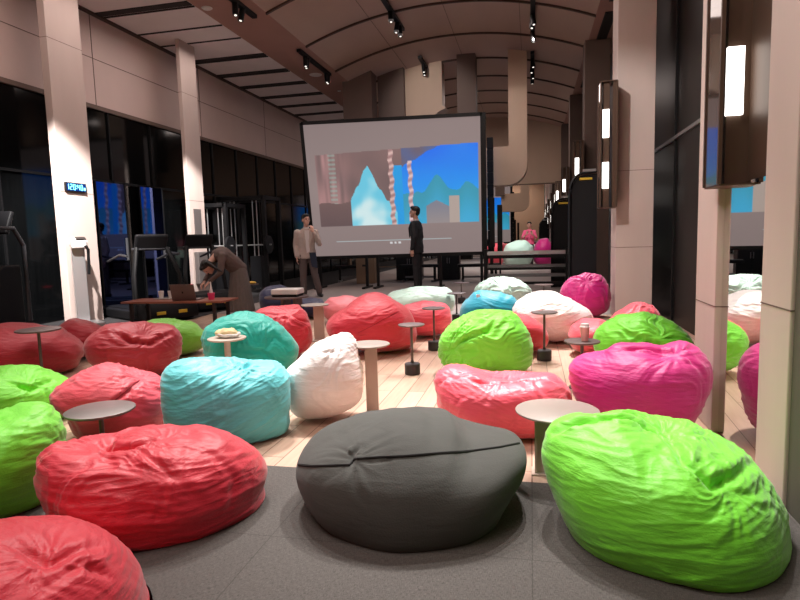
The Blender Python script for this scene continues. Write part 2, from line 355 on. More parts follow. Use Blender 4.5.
BAGS = {
'red_corner': dict(c=(-1.475, 1.357, 0.025), az=0.827, D=0.340,
    R=[0.313, 0.302, 0.297, 0.293, 0.292, 0.289, 0.282, 0.277, 0.276, 0.281, 0.292, 0.307, 0.327, 0.337, 0.345, 0.334, 0.318, 0.307, 0.293, 0.277, 0.262, 0.254, 0.251, 0.248, 0.24, 0.236, 0.239, 0.247, 0.262, 0.279, 0.292, 0.311, 0.343, 0.38, 0.395, 0.401, 0.396, 0.378, 0.352, 0.331],
    pins=[(0.034, 0.205, 0.05, 0.03, 0.14)], creases=[([(-0.037, 0.261), (0.058, 0.181), (0.196, 0.182)], 0.014, 0.02), ([(0.026, 0.096), (0.136, 0.137), (0.217, 0.074)], 0.012, 0.016)], seam=[]),
'red_big': dict(c=(-1.577, 2.089, 0.126), az=0.647, D=0.340,
    R=[0.48, 0.46, 0.42, 0.378, 0.34, 0.301, 0.265, 0.258, 0.25, 0.245, 0.244, 0.247, 0.254, 0.263, 0.278, 0.339, 0.418, 0.45, 0.435, 0.409, 0.385, 0.359, 0.335, 0.328, 0.316, 0.304, 0.29, 0.282, 0.28, 0.282, 0.282, 0.288, 0.301, 0.325, 0.359, 0.397, 0.434, 0.471, 0.487, 0.463],
    pins=[(-0.194, 0.232, 0.07, 0.05, 0.22), (0.04, 0.218, 0.05, 0.02, 0.16)], creases=[([(-0.207, 0.255), (-0.159, 0.209), (-0.085, 0.204), (0.001, 0.216)], 0.03, 0.022), ([(-0.085, 0.204), (0.03, 0.069), (0.202, -0.125)], 0.01, 0.018), ([(0.217, 0.115), (0.315, -0.033), (0.272, -0.188)], 0.006, 0.02)], seam=[]),
'grey': dict(c=(-0.518, 2.432, 0.095), az=0.210, D=0.480,
    R=[0.425, 0.497, 0.509, 0.4, 0.326, 0.31, 0.314, 0.298, 0.284, 0.285, 0.284, 0.287, 0.3, 0.308, 0.33, 0.361, 0.396, 0.445, 0.491, 0.511, 0.485, 0.44, 0.408, 0.423, 0.422, 0.398, 0.376, 0.357, 0.342, 0.334, 0.335, 0.342, 0.354, 0.373, 0.39, 0.403, 0.415, 0.412, 0.39, 0.385],
    pins=[(-0.262, 0.075, 0.012, 0.022, 0.09)], creases=[([(-0.277, 0.039), (-0.248, 0.107), (-0.219, 0.157)], 0.012, 0.014)], seam=[(-0.525, 0.072), (-0.445, 0.061), (-0.28, 0.062), (-0.253, 0.089), (-0.142, 0.095), (-0.031, 0.097), (0.124, 0.107), (0.257, 0.113), (0.39, 0.128), (0.522, 0.153)]),
'lime_front': dict(c=(0.514, 2.339, 0.125), az=-0.216, D=0.440,
    R=[0.383, 0.362, 0.336, 0.318, 0.298, 0.282, 0.269, 0.261, 0.256, 0.247, 0.24, 0.254, 0.28, 0.329, 0.371, 0.407, 0.456, 0.497, 0.5, 0.471, 0.437, 0.405, 0.388, 0.404, 0.403, 0.39, 0.378, 0.368, 0.359, 0.357, 0.357, 0.36, 0.362, 0.366, 0.376, 0.391, 0.412, 0.426, 0.416, 0.4],
    pins=[(-0.017, 0.263, 0.07, 0.05, 0.16), (0.204, 0.066, 0.05, 0.03, 0.14), (-0.252, 0.31, 0.05, 0.02, 0.1)], creases=[([(-0.426, 0.189), (-0.33, 0.251), (-0.214, 0.281), (-0.103, 0.277), (-0.003, 0.249)], 0.03, 0.02), ([(-0.003, 0.249), (0.055, 0.145), (0.151, 0.081), (0.235, 0.109), (0.29, 0.178)], 0.022, 0.018), ([(-0.214, 0.314), (-0.103, 0.309), (-0.017, 0.271)], 0.015, 0.012)], seam=[]),
'lime_left': dict(c=(-2.412, 2.053, 0.222), az=0.866, D=0.320,
    R=[0.323, 0.331, 0.333, 0.333, 0.327, 0.3, 0.244, 0.196, 0.179, 0.195, 0.208, 0.222, 0.239, 0.255, 0.271, 0.287, 0.298, 0.294, 0.283, 0.281, 0.27, 0.246, 0.226, 0.242, 0.253, 0.253, 0.251, 0.254, 0.265, 0.28, 0.294, 0.311, 0.335, 0.352, 0.357, 0.352, 0.341, 0.327, 0.307, 0.311],
    pins=[(0.154, 0.189, 0.05, 0.03, 0.16)], creases=[([(0.117, 0.206), (0.169, 0.138), (0.249, 0.13)], 0.012, 0.02)], seam=[]),
'lime_backleft': dict(c=(-3.403, 3.127, 0.171), az=0.828, D=0.361,
    R=[0.388, 0.356, 0.314, 0.278, 0.262, 0.245, 0.22, 0.202, 0.196, 0.195, 0.192, 0.192, 0.196, 0.206, 0.223, 0.247, 0.273, 0.303, 0.332, 0.356, 0.363, 0.332, 0.296, 0.29, 0.266, 0.243, 0.228, 0.22, 0.218, 0.221, 0.224, 0.229, 0.239, 0.257, 0.284, 0.318, 0.35, 0.376, 0.372, 0.402],
    pins=[(0.093, 0.101, 0.05, 0.05, 0.18)], creases=[([(-0.003, 0.103), (0.117, 0.041), (0.248, 0.075)], 0.025, 0.02)], seam=[]),
'rose': dict(c=(-2.504, 2.984, 0.206), az=0.698, D=0.330,
    R=[0.347, 0.337, 0.324, 0.296, 0.268, 0.248, 0.231, 0.227, 0.23, 0.229, 0.228, 0.231, 0.234, 0.238, 0.248, 0.258, 0.273, 0.296, 0.318, 0.308, 0.268, 0.234, 0.236, 0.241, 0.241, 0.24, 0.238, 0.232, 0.23, 0.234, 0.244, 0.258, 0.272, 0.293, 0.322, 0.346, 0.363, 0.365, 0.353, 0.35],
    pins=[(0.183, 0.14, 0.04, 0.05, 0.24)], creases=[([(-0.035, -0.029), (0.081, 0.047), (0.176, 0.122)], 0.012, 0.014)], seam=[(-0.035, -0.029), (0.04, 0.022), (0.111, 0.074), (0.176, 0.122)]),
'red_farleft': dict(c=(-4.550, 4.362, 0.232), az=0.806, D=0.449,
    R=[0.483, 0.436, 0.388, 0.368, 0.319, 0.278, 0.267, 0.261, 0.252, 0.247, 0.247, 0.25, 0.259, 0.277, 0.303, 0.339, 0.381, 0.406, 0.438, 0.454, 0.443, 0.41, 0.368, 0.36, 0.328, 0.297, 0.276, 0.264, 0.259, 0.258, 0.258, 0.263, 0.275, 0.296, 0.329, 0.376, 0.424, 0.469, 0.474, 0.504],
    pins=[], creases=[], seam=[]),
'red_column': dict(c=(-4.592, 5.173, 0.212), az=0.726, D=0.320,
    R=[0.259, 0.236, 0.219, 0.194, 0.174, 0.168, 0.16, 0.16, 0.164, 0.167, 0.173, 0.186, 0.207, 0.229, 0.241, 0.251, 0.258, 0.268, 0.287, 0.289, 0.268, 0.266, 0.267, 0.257, 0.235, 0.218, 0.207, 0.202, 0.203, 0.207, 0.21, 0.212, 0.217, 0.228, 0.247, 0.275, 0.3, 0.302, 0.3, 0.294],
    pins=[], creases=[], seam=[]),
'dark_red': dict(c=(-3.430, 4.403, 0.245), az=0.662, D=0.320,
    R=[0.403, 0.404, 0.404, 0.378, 0.326, 0.282, 0.265, 0.256, 0.241, 0.235, 0.237, 0.241, 0.248, 0.262, 0.285, 0.305, 0.319, 0.35, 0.374, 0.376, 0.365, 0.354, 0.328, 0.317, 0.298, 0.274, 0.256, 0.247, 0.243, 0.244, 0.244, 0.248, 0.258, 0.277, 0.304, 0.333, 0.363, 0.394, 0.395, 0.402],
    pins=[(0.119, 0.136, 0.06, 0.06, 0.2)], creases=[([(-0.15, 0.17), (-0.015, 0.077), (0.161, 0.042), (0.332, 0.106)], 0.035, 0.022)], seam=[]),
'green_back': dict(c=(-3.726, 5.295, 0.200), az=0.613, D=0.300,
    R=[0.437, 0.365, 0.336, 0.297, 0.261, 0.232, 0.212, 0.2, 0.193, 0.186, 0.186, 0.189, 0.197, 0.212, 0.227, 0.244, 0.277, 0.33, 0.378, 0.406, 0.42, 0.399, 0.346, 0.308, 0.276, 0.252, 0.23, 0.212, 0.2, 0.194, 0.193, 0.197, 0.207, 0.223, 0.249, 0.286, 0.326, 0.366, 0.41, 0.443],
    pins=[(-0.038, 0.161, 0.04, 0.03, 0.2)], creases=[], seam=[]),
'teal': dict(c=(-2.330, 4.480, 0.285), az=0.480, D=0.340,
    R=[0.368, 0.346, 0.319, 0.307, 0.293, 0.275, 0.272, 0.269, 0.264, 0.267, 0.273, 0.278, 0.289, 0.301, 0.312, 0.332, 0.356, 0.377, 0.392, 0.388, 0.377, 0.378, 0.376, 0.36, 0.345, 0.335, 0.316, 0.297, 0.285, 0.281, 0.284, 0.294, 0.304, 0.32, 0.344, 0.37, 0.388, 0.399, 0.402, 0.399],
    pins=[(0.088, -0.067, 0.06, 0.09, 0.26)], creases=[([(-0.052, -0.039), (0.088, -0.067), (0.192, -0.163)], 0.02, 0.018)], seam=[]),
'cyan': dict(c=(-1.762, 3.042, 0.237), az=0.525, D=0.280,
    R=[0.379, 0.38, 0.378, 0.355, 0.318, 0.28, 0.257, 0.245, 0.241, 0.235, 0.238, 0.247, 0.267, 0.29, 0.321, 0.353, 0.376, 0.378, 0.367, 0.356, 0.357, 0.359, 0.364, 0.36, 0.337, 0.315, 0.294, 0.279, 0.272, 0.271, 0.275, 0.284, 0.3, 0.326, 0.356, 0.388, 0.41, 0.404, 0.383, 0.382],
    pins=[(0.045, 0.194, 0.05, 0.03, 0.18)], creases=[([(-0.008, 0.247), (0.119, 0.187), (0.275, 0.161), (0.355, 0.091)], 0.02, 0.02)], seam=[]),
'white': dict(c=(-1.305, 3.471, 0.294), az=0.360, D=0.230,
    R=[0.245, 0.245, 0.249, 0.256, 0.275, 0.3, 0.317, 0.304, 0.268, 0.239, 0.214, 0.204, 0.188, 0.177, 0.176, 0.18, 0.185, 0.194, 0.212, 0.236, 0.24, 0.236, 0.241, 0.258, 0.281, 0.303, 0.312, 0.308, 0.3, 0.29, 0.282, 0.278, 0.278, 0.281, 0.289, 0.297, 0.294, 0.276, 0.257, 0.248],
    pins=[(0.15, 0.23, 0.04, 0.04, 0.22)], creases=[([(-0.148, 0.09), (0.012, 0.147), (0.141, 0.153)], 0.008, 0.014)], seam=[]),
'red_behind_teal': dict(c=(-2.431, 5.303, 0.267), az=0.430, D=0.320,
    R=[0.301, 0.3, 0.297, 0.3, 0.307, 0.306, 0.302, 0.282, 0.264, 0.255, 0.252, 0.254, 0.261, 0.271, 0.29, 0.306, 0.318, 0.311, 0.304, 0.305, 0.308, 0.314, 0.325, 0.323, 0.316, 0.314, 0.31, 0.292, 0.276, 0.269, 0.269, 0.275, 0.283, 0.287, 0.295, 0.311, 0.326, 0.325, 0.319, 0.307],
    pins=[(0.102, 0.19, 0.04, 0.05, 0.22)], creases=[([(-0.17, 0.175), (0.05, 0.133), (0.221, 0.002)], 0.012, 0.016)], seam=[]),
'red_mid': dict(c=(-1.609, 5.726, 0.304), az=0.274, D=0.436,
    R=[0.437, 0.411, 0.387, 0.359, 0.336, 0.325, 0.315, 0.304, 0.296, 0.287, 0.278, 0.278, 0.275, 0.274, 0.279, 0.291, 0.301, 0.32, 0.356, 0.408, 0.458, 0.464, 0.448, 0.412, 0.38, 0.35, 0.323, 0.305, 0.296, 0.295, 0.3, 0.309, 0.322, 0.344, 0.378, 0.421, 0.46, 0.487, 0.483, 0.459],
    pins=[(-0.2, 0.028, 0.04, 0.02, 0.2)], creases=[([(-0.272, 0.01), (0.007, 0.041), (0.298, 0.104)], 0.008, 0.014)], seam=[(-0.143, -0.11), (0.004, -0.042), (0.151, 0.036), (0.298, 0.104)]),
'pink_pale': dict(c=(-2.520, 7.675, 0.197), az=0.317, D=0.320,
    R=[0.315, 0.324, 0.302, 0.284, 0.267, 0.227, 0.208, 0.202, 0.191, 0.187, 0.188, 0.189, 0.191, 0.198, 0.214, 0.242, 0.271, 0.28, 0.3, 0.322, 0.311, 0.309, 0.309, 0.293, 0.258, 0.23, 0.212, 0.202, 0.197, 0.196, 0.192, 0.189, 0.191, 0.197, 0.209, 0.228, 0.259, 0.293, 0.297, 0.301],
    pins=[], creases=[], seam=[]),
'navy': dict(c=(-3.757, 8.159, 0.253), az=0.431, D=0.320,
    R=[0.289, 0.294, 0.285, 0.28, 0.283, 0.276, 0.255, 0.249, 0.246, 0.246, 0.242, 0.244, 0.251, 0.26, 0.269, 0.275, 0.286, 0.294, 0.288, 0.287, 0.278, 0.274, 0.277, 0.287, 0.296, 0.275, 0.256, 0.245, 0.241, 0.242, 0.248, 0.25, 0.248, 0.251, 0.261, 0.279, 0.3, 0.298, 0.286, 0.285],
    pins=[], creases=[], seam=[]),
'blue': dict(c=(-3.250, 8.276, 0.153), az=0.374, D=0.320,
    R=[0.207, 0.202, 0.193, 0.189, 0.188, 0.174, 0.153, 0.15, 0.146, 0.143, 0.144, 0.143, 0.144, 0.149, 0.159, 0.179, 0.201, 0.203, 0.203, 0.208, 0.207, 0.202, 0.205, 0.208, 0.192, 0.175, 0.165, 0.159, 0.157, 0.15, 0.145, 0.143, 0.144, 0.15, 0.16, 0.176, 0.195, 0.198, 0.195, 0.199],
    pins=[], creases=[], seam=[]),
'mint_left': dict(c=(-1.541, 8.094, 0.245), az=0.188, D=0.461,
    R=[0.493, 0.487, 0.457, 0.413, 0.339, 0.299, 0.271, 0.25, 0.228, 0.218, 0.216, 0.216, 0.219, 0.23, 0.25, 0.271, 0.306, 0.369, 0.436, 0.483, 0.424, 0.407, 0.398, 0.37, 0.324, 0.287, 0.264, 0.25, 0.243, 0.242, 0.243, 0.244, 0.25, 0.263, 0.285, 0.32, 0.373, 0.428, 0.45, 0.483],
    pins=[(-0.288, 0.15, 0.04, 0.05, 0.3)], creases=[], seam=[]),
'red_right_of_mid': dict(c=(-1.220, 6.669, 0.214), az=0.181, D=0.320,
    R=[0.309, 0.31, 0.316, 0.307, 0.29, 0.255, 0.231, 0.221, 0.209, 0.205, 0.204, 0.203, 0.204, 0.211, 0.227, 0.251, 0.285, 0.291, 0.301, 0.313, 0.314, 0.316, 0.306, 0.292, 0.28, 0.264, 0.241, 0.223, 0.213, 0.209, 0.21, 0.216, 0.222, 0.229, 0.24, 0.26, 0.286, 0.304, 0.306, 0.312],
    pins=[], creases=[], seam=[]),
'teal_far': dict(c=(-0.530, 7.471, 0.234), az=0.071, D=0.350,
    R=[0.363, 0.364, 0.352, 0.33, 0.275, 0.254, 0.241, 0.223, 0.213, 0.212, 0.213, 0.216, 0.226, 0.246, 0.26, 0.275, 0.284, 0.296, 0.32, 0.341, 0.36, 0.378, 0.388, 0.37, 0.336, 0.309, 0.287, 0.263, 0.246, 0.237, 0.235, 0.238, 0.247, 0.262, 0.274, 0.286, 0.306, 0.332, 0.35, 0.356],
    pins=[], creases=[], seam=[]),
'mint_far': dict(c=(-0.428, 9.117, 0.258), az=0.047, D=0.406,
    R=[0.424, 0.41, 0.378, 0.339, 0.314, 0.289, 0.272, 0.257, 0.251, 0.251, 0.248, 0.248, 0.251, 0.264, 0.287, 0.31, 0.332, 0.371, 0.401, 0.43, 0.428, 0.419, 0.419, 0.414, 0.364, 0.32, 0.292, 0.275, 0.265, 0.26, 0.254, 0.252, 0.257, 0.269, 0.29, 0.323, 0.366, 0.394, 0.409, 0.432],
    pins=[(-0.014, 0.148, 0.04, 0.14, 0.3)], creases=[], seam=[]),
'white_far': dict(c=(0.228, 6.428, 0.274), az=-0.035, D=0.397,
    R=[0.407, 0.38, 0.335, 0.294, 0.273, 0.266, 0.256, 0.25, 0.251, 0.257, 0.263, 0.264, 0.272, 0.289, 0.309, 0.334, 0.356, 0.384, 0.414, 0.429, 0.423, 0.411, 0.384, 0.36, 0.34, 0.318, 0.294, 0.277, 0.268, 0.266, 0.269, 0.274, 0.28, 0.293, 0.314, 0.342, 0.371, 0.403, 0.411, 0.417],
    pins=[(-0.242, 0.141, 0.04, 0.04, 0.2)], creases=[], seam=[]),
'magenta_far': dict(c=(0.730, 8.339, 0.306), az=-0.087, D=0.320,
    R=[0.32, 0.314, 0.316, 0.327, 0.331, 0.331, 0.331, 0.315, 0.3, 0.298, 0.297, 0.292, 0.29, 0.294, 0.307, 0.314, 0.316, 0.32, 0.326, 0.325, 0.329, 0.335, 0.335, 0.347, 0.357, 0.343, 0.33, 0.323, 0.312, 0.303, 0.301, 0.306, 0.318, 0.326, 0.329, 0.339, 0.35, 0.34, 0.328, 0.327],
    pins=[(0.032, 0.193, 0.05, 0.1, 0.22)], creases=[], seam=[]),
'red_behind_lime': dict(c=(-0.216, 5.781, 0.221), az=0.037, D=0.300,
    R=[0.36, 0.326, 0.276, 0.242, 0.217, 0.195, 0.186, 0.184, 0.183, 0.185, 0.189, 0.192, 0.2, 0.218, 0.25, 0.293, 0.318, 0.373, 0.393, 0.397, 0.384, 0.371, 0.37, 0.369, 0.331, 0.291, 0.264, 0.246, 0.232, 0.222, 0.217, 0.217, 0.223, 0.236, 0.256, 0.288, 0.329, 0.369, 0.388, 0.383],
    pins=[], creases=[], seam=[]),
'lime_mid': dict(c=(-0.373, 4.859, 0.274), az=0.077, D=0.360,
    R=[0.373, 0.363, 0.35, 0.346, 0.345, 0.338, 0.31, 0.286, 0.268, 0.258, 0.256, 0.257, 0.256, 0.258, 0.267, 0.275, 0.285, 0.31, 0.332, 0.358, 0.383, 0.397, 0.414, 0.412, 0.382, 0.344, 0.317, 0.299, 0.283, 0.274, 0.272, 0.276, 0.288, 0.305, 0.33, 0.364, 0.396, 0.41, 0.396, 0.383],
    pins=[(-0.312, -0.077, 0.05, 0.09, 0.34)], creases=[([(-0.312, -0.077), (-0.175, 0.009), (0.018, 0.093), (0.184, 0.236)], 0.03, 0.02), ([(-0.285, 0.026), (-0.131, 0.162)], 0.012, 0.012)], seam=[(-0.312, -0.077), (-0.285, 0.026), (-0.199, 0.137), (-0.114, 0.213)]),
'red_pale': dict(c=(-0.169, 3.412, 0.188), az=0.049, D=0.310,
    R=[0.386, 0.38, 0.359, 0.324, 0.271, 0.213, 0.176, 0.149, 0.131, 0.125, 0.122, 0.124, 0.128, 0.135, 0.163, 0.23, 0.317, 0.389, 0.416, 0.403, 0.388, 0.378, 0.37, 0.363, 0.324, 0.289, 0.265, 0.246, 0.234, 0.228, 0.229, 0.234, 0.24, 0.251, 0.27, 0.298, 0.33, 0.359, 0.375, 0.387],
    pins=[(0.103, 0.165, 0.06, 0.04, 0.22), (-0.297, 0.16, 0.05, 0.03, 0.14)], creases=[([(-0.309, 0.123), (-0.131, 0.089), (0.102, 0.117), (0.319, 0.108)], 0.016, 0.02)], seam=[]),
'magenta': dict(c=(0.606, 3.463, 0.270), az=-0.173, D=0.310,
    R=[0.342, 0.359, 0.374, 0.384, 0.378, 0.363, 0.325, 0.259, 0.241, 0.239, 0.236, 0.235, 0.243, 0.262, 0.278, 0.285, 0.318, 0.361, 0.396, 0.395, 0.379, 0.366, 0.353, 0.353, 0.346, 0.334, 0.325, 0.316, 0.302, 0.293, 0.292, 0.296, 0.295, 0.297, 0.305, 0.32, 0.33, 0.328, 0.326, 0.331],
    pins=[(0.159, 0.222, 0.05, 0.04, 0.14), (-0.221, 0.216, 0.04, 0.02, 0.12)], creases=[([(-0.304, 0.188), (-0.085, 0.21), (0.098, 0.213), (0.178, 0.246), (0.207, 0.297)], 0.022, 0.018), ([(0.178, 0.246), (0.26, 0.16), (0.321, 0.063)], 0.01, 0.016)], seam=[]),
'lime_right': dict(c=(0.908, 5.063, 0.248), az=-0.177, D=0.300,
    R=[0.358, 0.325, 0.296, 0.273, 0.26, 0.247, 0.237, 0.229, 0.228, 0.232, 0.236, 0.237, 0.238, 0.247, 0.268, 0.292, 0.304, 0.333, 0.362, 0.386, 0.397, 0.399, 0.387, 0.365, 0.331, 0.3, 0.273, 0.254, 0.243, 0.238, 0.24, 0.246, 0.25, 0.255, 0.267, 0.287, 0.317, 0.347, 0.361, 0.375],
    pins=[(0.12, 0.034, 0.05, 0.09, 0.24)], creases=[([(-0.147, 0.066), (0.046, -0.002), (0.181, -0.021)], 0.025, 0.02), ([(-0.033, 0.162), (0.134, 0.084)], 0.012, 0.014)], seam=[]),
'rose_column': dict(c=(1.016, 6.361, 0.221), az=-0.158, D=0.320,
    R=[0.271, 0.274, 0.284, 0.282, 0.278, 0.26, 0.241, 0.227, 0.206, 0.195, 0.182, 0.17, 0.16, 0.155, 0.152, 0.155, 0.166, 0.181, 0.194, 0.205, 0.226, 0.27, 0.289, 0.301, 0.297, 0.277, 0.261, 0.25, 0.233, 0.22, 0.213, 0.211, 0.215, 0.224, 0.233, 0.236, 0.241, 0.252, 0.265, 0.271],
    pins=[(0.174, 0.181, 0.04, 0.06, 0.2)], creases=[], seam=[]),
'rose_right': dict(c=(0.564, 5.746, 0.179), az=-0.098, D=0.320,
    R=[0.207, 0.206, 0.213, 0.217, 0.196, 0.189, 0.184, 0.18, 0.172, 0.164, 0.162, 0.161, 0.165, 0.175, 0.18, 0.181, 0.185, 0.198, 0.201, 0.205, 0.211, 0.207, 0.204, 0.212, 0.216, 0.205, 0.196, 0.192, 0.19, 0.184, 0.18, 0.181, 0.187, 0.198, 0.208, 0.21, 0.214, 0.22, 0.218, 0.211],
    pins=[], creases=[], seam=[]),
'pale_mirror': dict(c=(-0.465, 21.679, 0.492), az=0.021, D=0.500,
    R=[0.553, 0.553, 0.562, 0.583, 0.55, 0.547, 0.545, 0.521, 0.479, 0.461, 0.459, 0.46, 0.462, 0.466, 0.483, 0.516, 0.537, 0.525, 0.52, 0.528, 0.55, 0.562, 0.559, 0.575, 0.595, 0.586, 0.544, 0.51, 0.493, 0.487, 0.489, 0.482, 0.482, 0.495, 0.521, 0.555, 0.561, 0.554, 0.556, 0.567],
    pins=[], creases=[], seam=[]),
'pink_mirror': dict(c=(0.446, 22.083, 0.515), az=-0.020, D=0.345,
    R=[0.353, 0.352, 0.355, 0.374, 0.406, 0.421, 0.428, 0.459, 0.514, 0.497, 0.488, 0.482, 0.462, 0.423, 0.404, 0.396, 0.38, 0.357, 0.346, 0.345, 0.352, 0.367, 0.379, 0.406, 0.441, 0.479, 0.488, 0.49, 0.501, 0.514, 0.507, 0.505, 0.514, 0.517, 0.484, 0.456, 0.437, 0.408, 0.372, 0.356],
    pins=[], creases=[], seam=[]),
'rose_mirror': dict(c=(-1.325, 21.271, 0.452), az=0.062, D=0.300,
    R=[0.334, 0.337, 0.344, 0.366, 0.391, 0.425, 0.463, 0.46, 0.443, 0.44, 0.433, 0.414, 0.404, 0.404, 0.394, 0.368, 0.361, 0.355, 0.339, 0.313, 0.305, 0.303, 0.302, 0.318, 0.342, 0.377, 0.423, 0.454, 0.446, 0.437, 0.439, 0.453, 0.468, 0.449, 0.427, 0.416, 0.406, 0.373, 0.342, 0.335],
    pins=[], creases=[], seam=[]),
}
# ------------------------------------------------------------------ bean bags
FAB = {
    'red': fabric('red_nylon', (206, 36, 58)), 'darkred': fabric('dark_red_nylon', (170, 26, 44)),
    'rose': fabric('rose_nylon', (222, 70, 88)), 'pale': fabric('coral_nylon', (236, 84, 104), rough=.4),
    'grey': fabric('charcoal_canvas', (76, 77, 74), rough=.85, sheen=.1, spec=.2),
    'lime': fabric('lime_nylon', (122, 226, 52)), 'green': fabric('green_nylon', (108, 176, 44)),
    'teal': fabric('teal_nylon', (12, 176, 160)), 'cyan': fabric('cyan_nylon', (96, 206, 214)),
    'blue': fabric('sea_blue_nylon', (0, 150, 176)),
    'white': fabric('white_nylon', (244, 238, 236)), 'mint': fabric('mint_nylon', (204, 240, 226)),
    'magenta': fabric('magenta_nylon', (196, 12, 118)), 'overlit': fabric('overlit_coral_nylon', (244, 132, 142)), 'navy': fabric('navy_nylon', (40, 46, 84)),  # one coral cover has its overexposure lightened into the fabric colour
    'seam': mat('dark_thread', lin(30, 30, 30), rough=.9), 'tagw': mat('white_label_cloth', lin(240, 240, 240), rough=.7),
    'seamred': mat('red_thread', lin(150, 20, 40), rough=.9), 'seamlime': mat('green_thread', lin(104, 200, 50), rough=.9),
}
BAGINFO = {
 'red_corner': ('red', 'red nylon bean bag nearest the camera, cut off at the bottom left corner', 80),
 'red_big': ('red', 'large creased red bean bag on the grey carpet left of the charcoal bean bag', 88),
 'grey': ('grey', 'charcoal grey canvas bean bag with a raised seam on the grey carpet', 90),
 'lime_front': ('lime', 'largest lime green bean bag, on the carpet in front of the near right stone column', 92),
 'lime_left': ('lime', 'lime green bean bag cut by left edge, directly behind the corner red bean bag', 60),
 'lime_backleft': ('lime', 'lime green bean bag at left edge with sunken gathered top, behind another lime one', 60),
 'rose': ('rose', 'rose red bean bag behind the small grey round table at left', 64),
 'red_farleft': ('darkred', 'dark red bean bag at the far left edge behind a small round table', 50),
 'red_column': ('darkred', 'dark red bean bag at the foot of the near left stone column', 40),
 'dark_red': ('darkred', 'dark red bean bag with a sunken puckered top in front of the left column', 56),
 'green_back': ('green', 'dull green bean bag behind the dark red puckered one', 44),
 'teal': ('teal', 'deep teal bean bag behind the little table with the wrapped pastry', 60),
 'cyan': ('cyan', 'pale cyan bean bag with fine horizontal wrinkles beside the white bean bag', 80),
 'white': ('white', 'white bean bag with a raised right shoulder beside the beige slab-leg table', 70),
 'red_behind_teal': ('red', 'red bean bag behind the deep teal bean bag', 50),
 'red_mid': ('red', 'bright red bean bag with a diagonal seam in front of the tan-suited man', 56),
 'pink_pale': ('overlit', 'coral bean bag, cover lightened for glare, peeping out behind the bright red seamed one', 36),
 'navy': ('navy', 'navy bean bag under the dark round table with the white box', 36),
 'blue': ('navy', 'small navy blue cushion bag at the foot of the tan-suited man', 30),
 'mint_left': ('mint', 'pale mint bean bag in front of the man in the black suit', 48),
 'red_right_of_mid': ('rose', 'rose bean bag between two black pedestal tables, below the pale mint one', 44),
 'teal_far': ('blue', 'sea blue bean bag with a small white label on its top', 48),
 'mint_far': ('mint', 'mint bean bag with pleats fanning from its top, behind the sea blue one', 56),
 'white_far': ('white', 'bright white bean bag behind the right black pedestal table', 56),
 'magenta_far': ('magenta', 'magenta bean bag standing below the tall black machine at right', 48),
 'red_behind_lime': ('red', 'red bean bag mostly hidden behind the middle lime green one', 44),
 'lime_mid': ('lime', 'lime green bean bag on the wood floor in the middle of the room', 72),
 'red_pale': ('pale', 'coral red bean bag glaring pale on top, behind the charcoal bean bag', 76),
 'magenta': ('magenta', 'large magenta bean bag leaning beside the right mirror', 76),
 'lime_right': ('lime', 'lime green bean bag behind the large magenta one', 64),
 'rose_column': ('rose', 'rose bean bag at the foot of the middle right stone column', 46),
 'rose_right': ('rose', 'small rose bean bag behind the brown table with the paper cup', 40),
 'pale_mirror': ('mint', 'pale green bean bag at the far end, in front of the person in pink', 30),
 'pink_mirror': ('magenta', 'magenta bean bag at the far end of the hall right of the pale green one', 30),
 'rose_mirror': ('rose', 'rose bean bag at the far end of the hall seen beside the speaker poles', 30),
}

def sstep(x): x = max(0, min(1, x)); return x*x*(3-2*x)

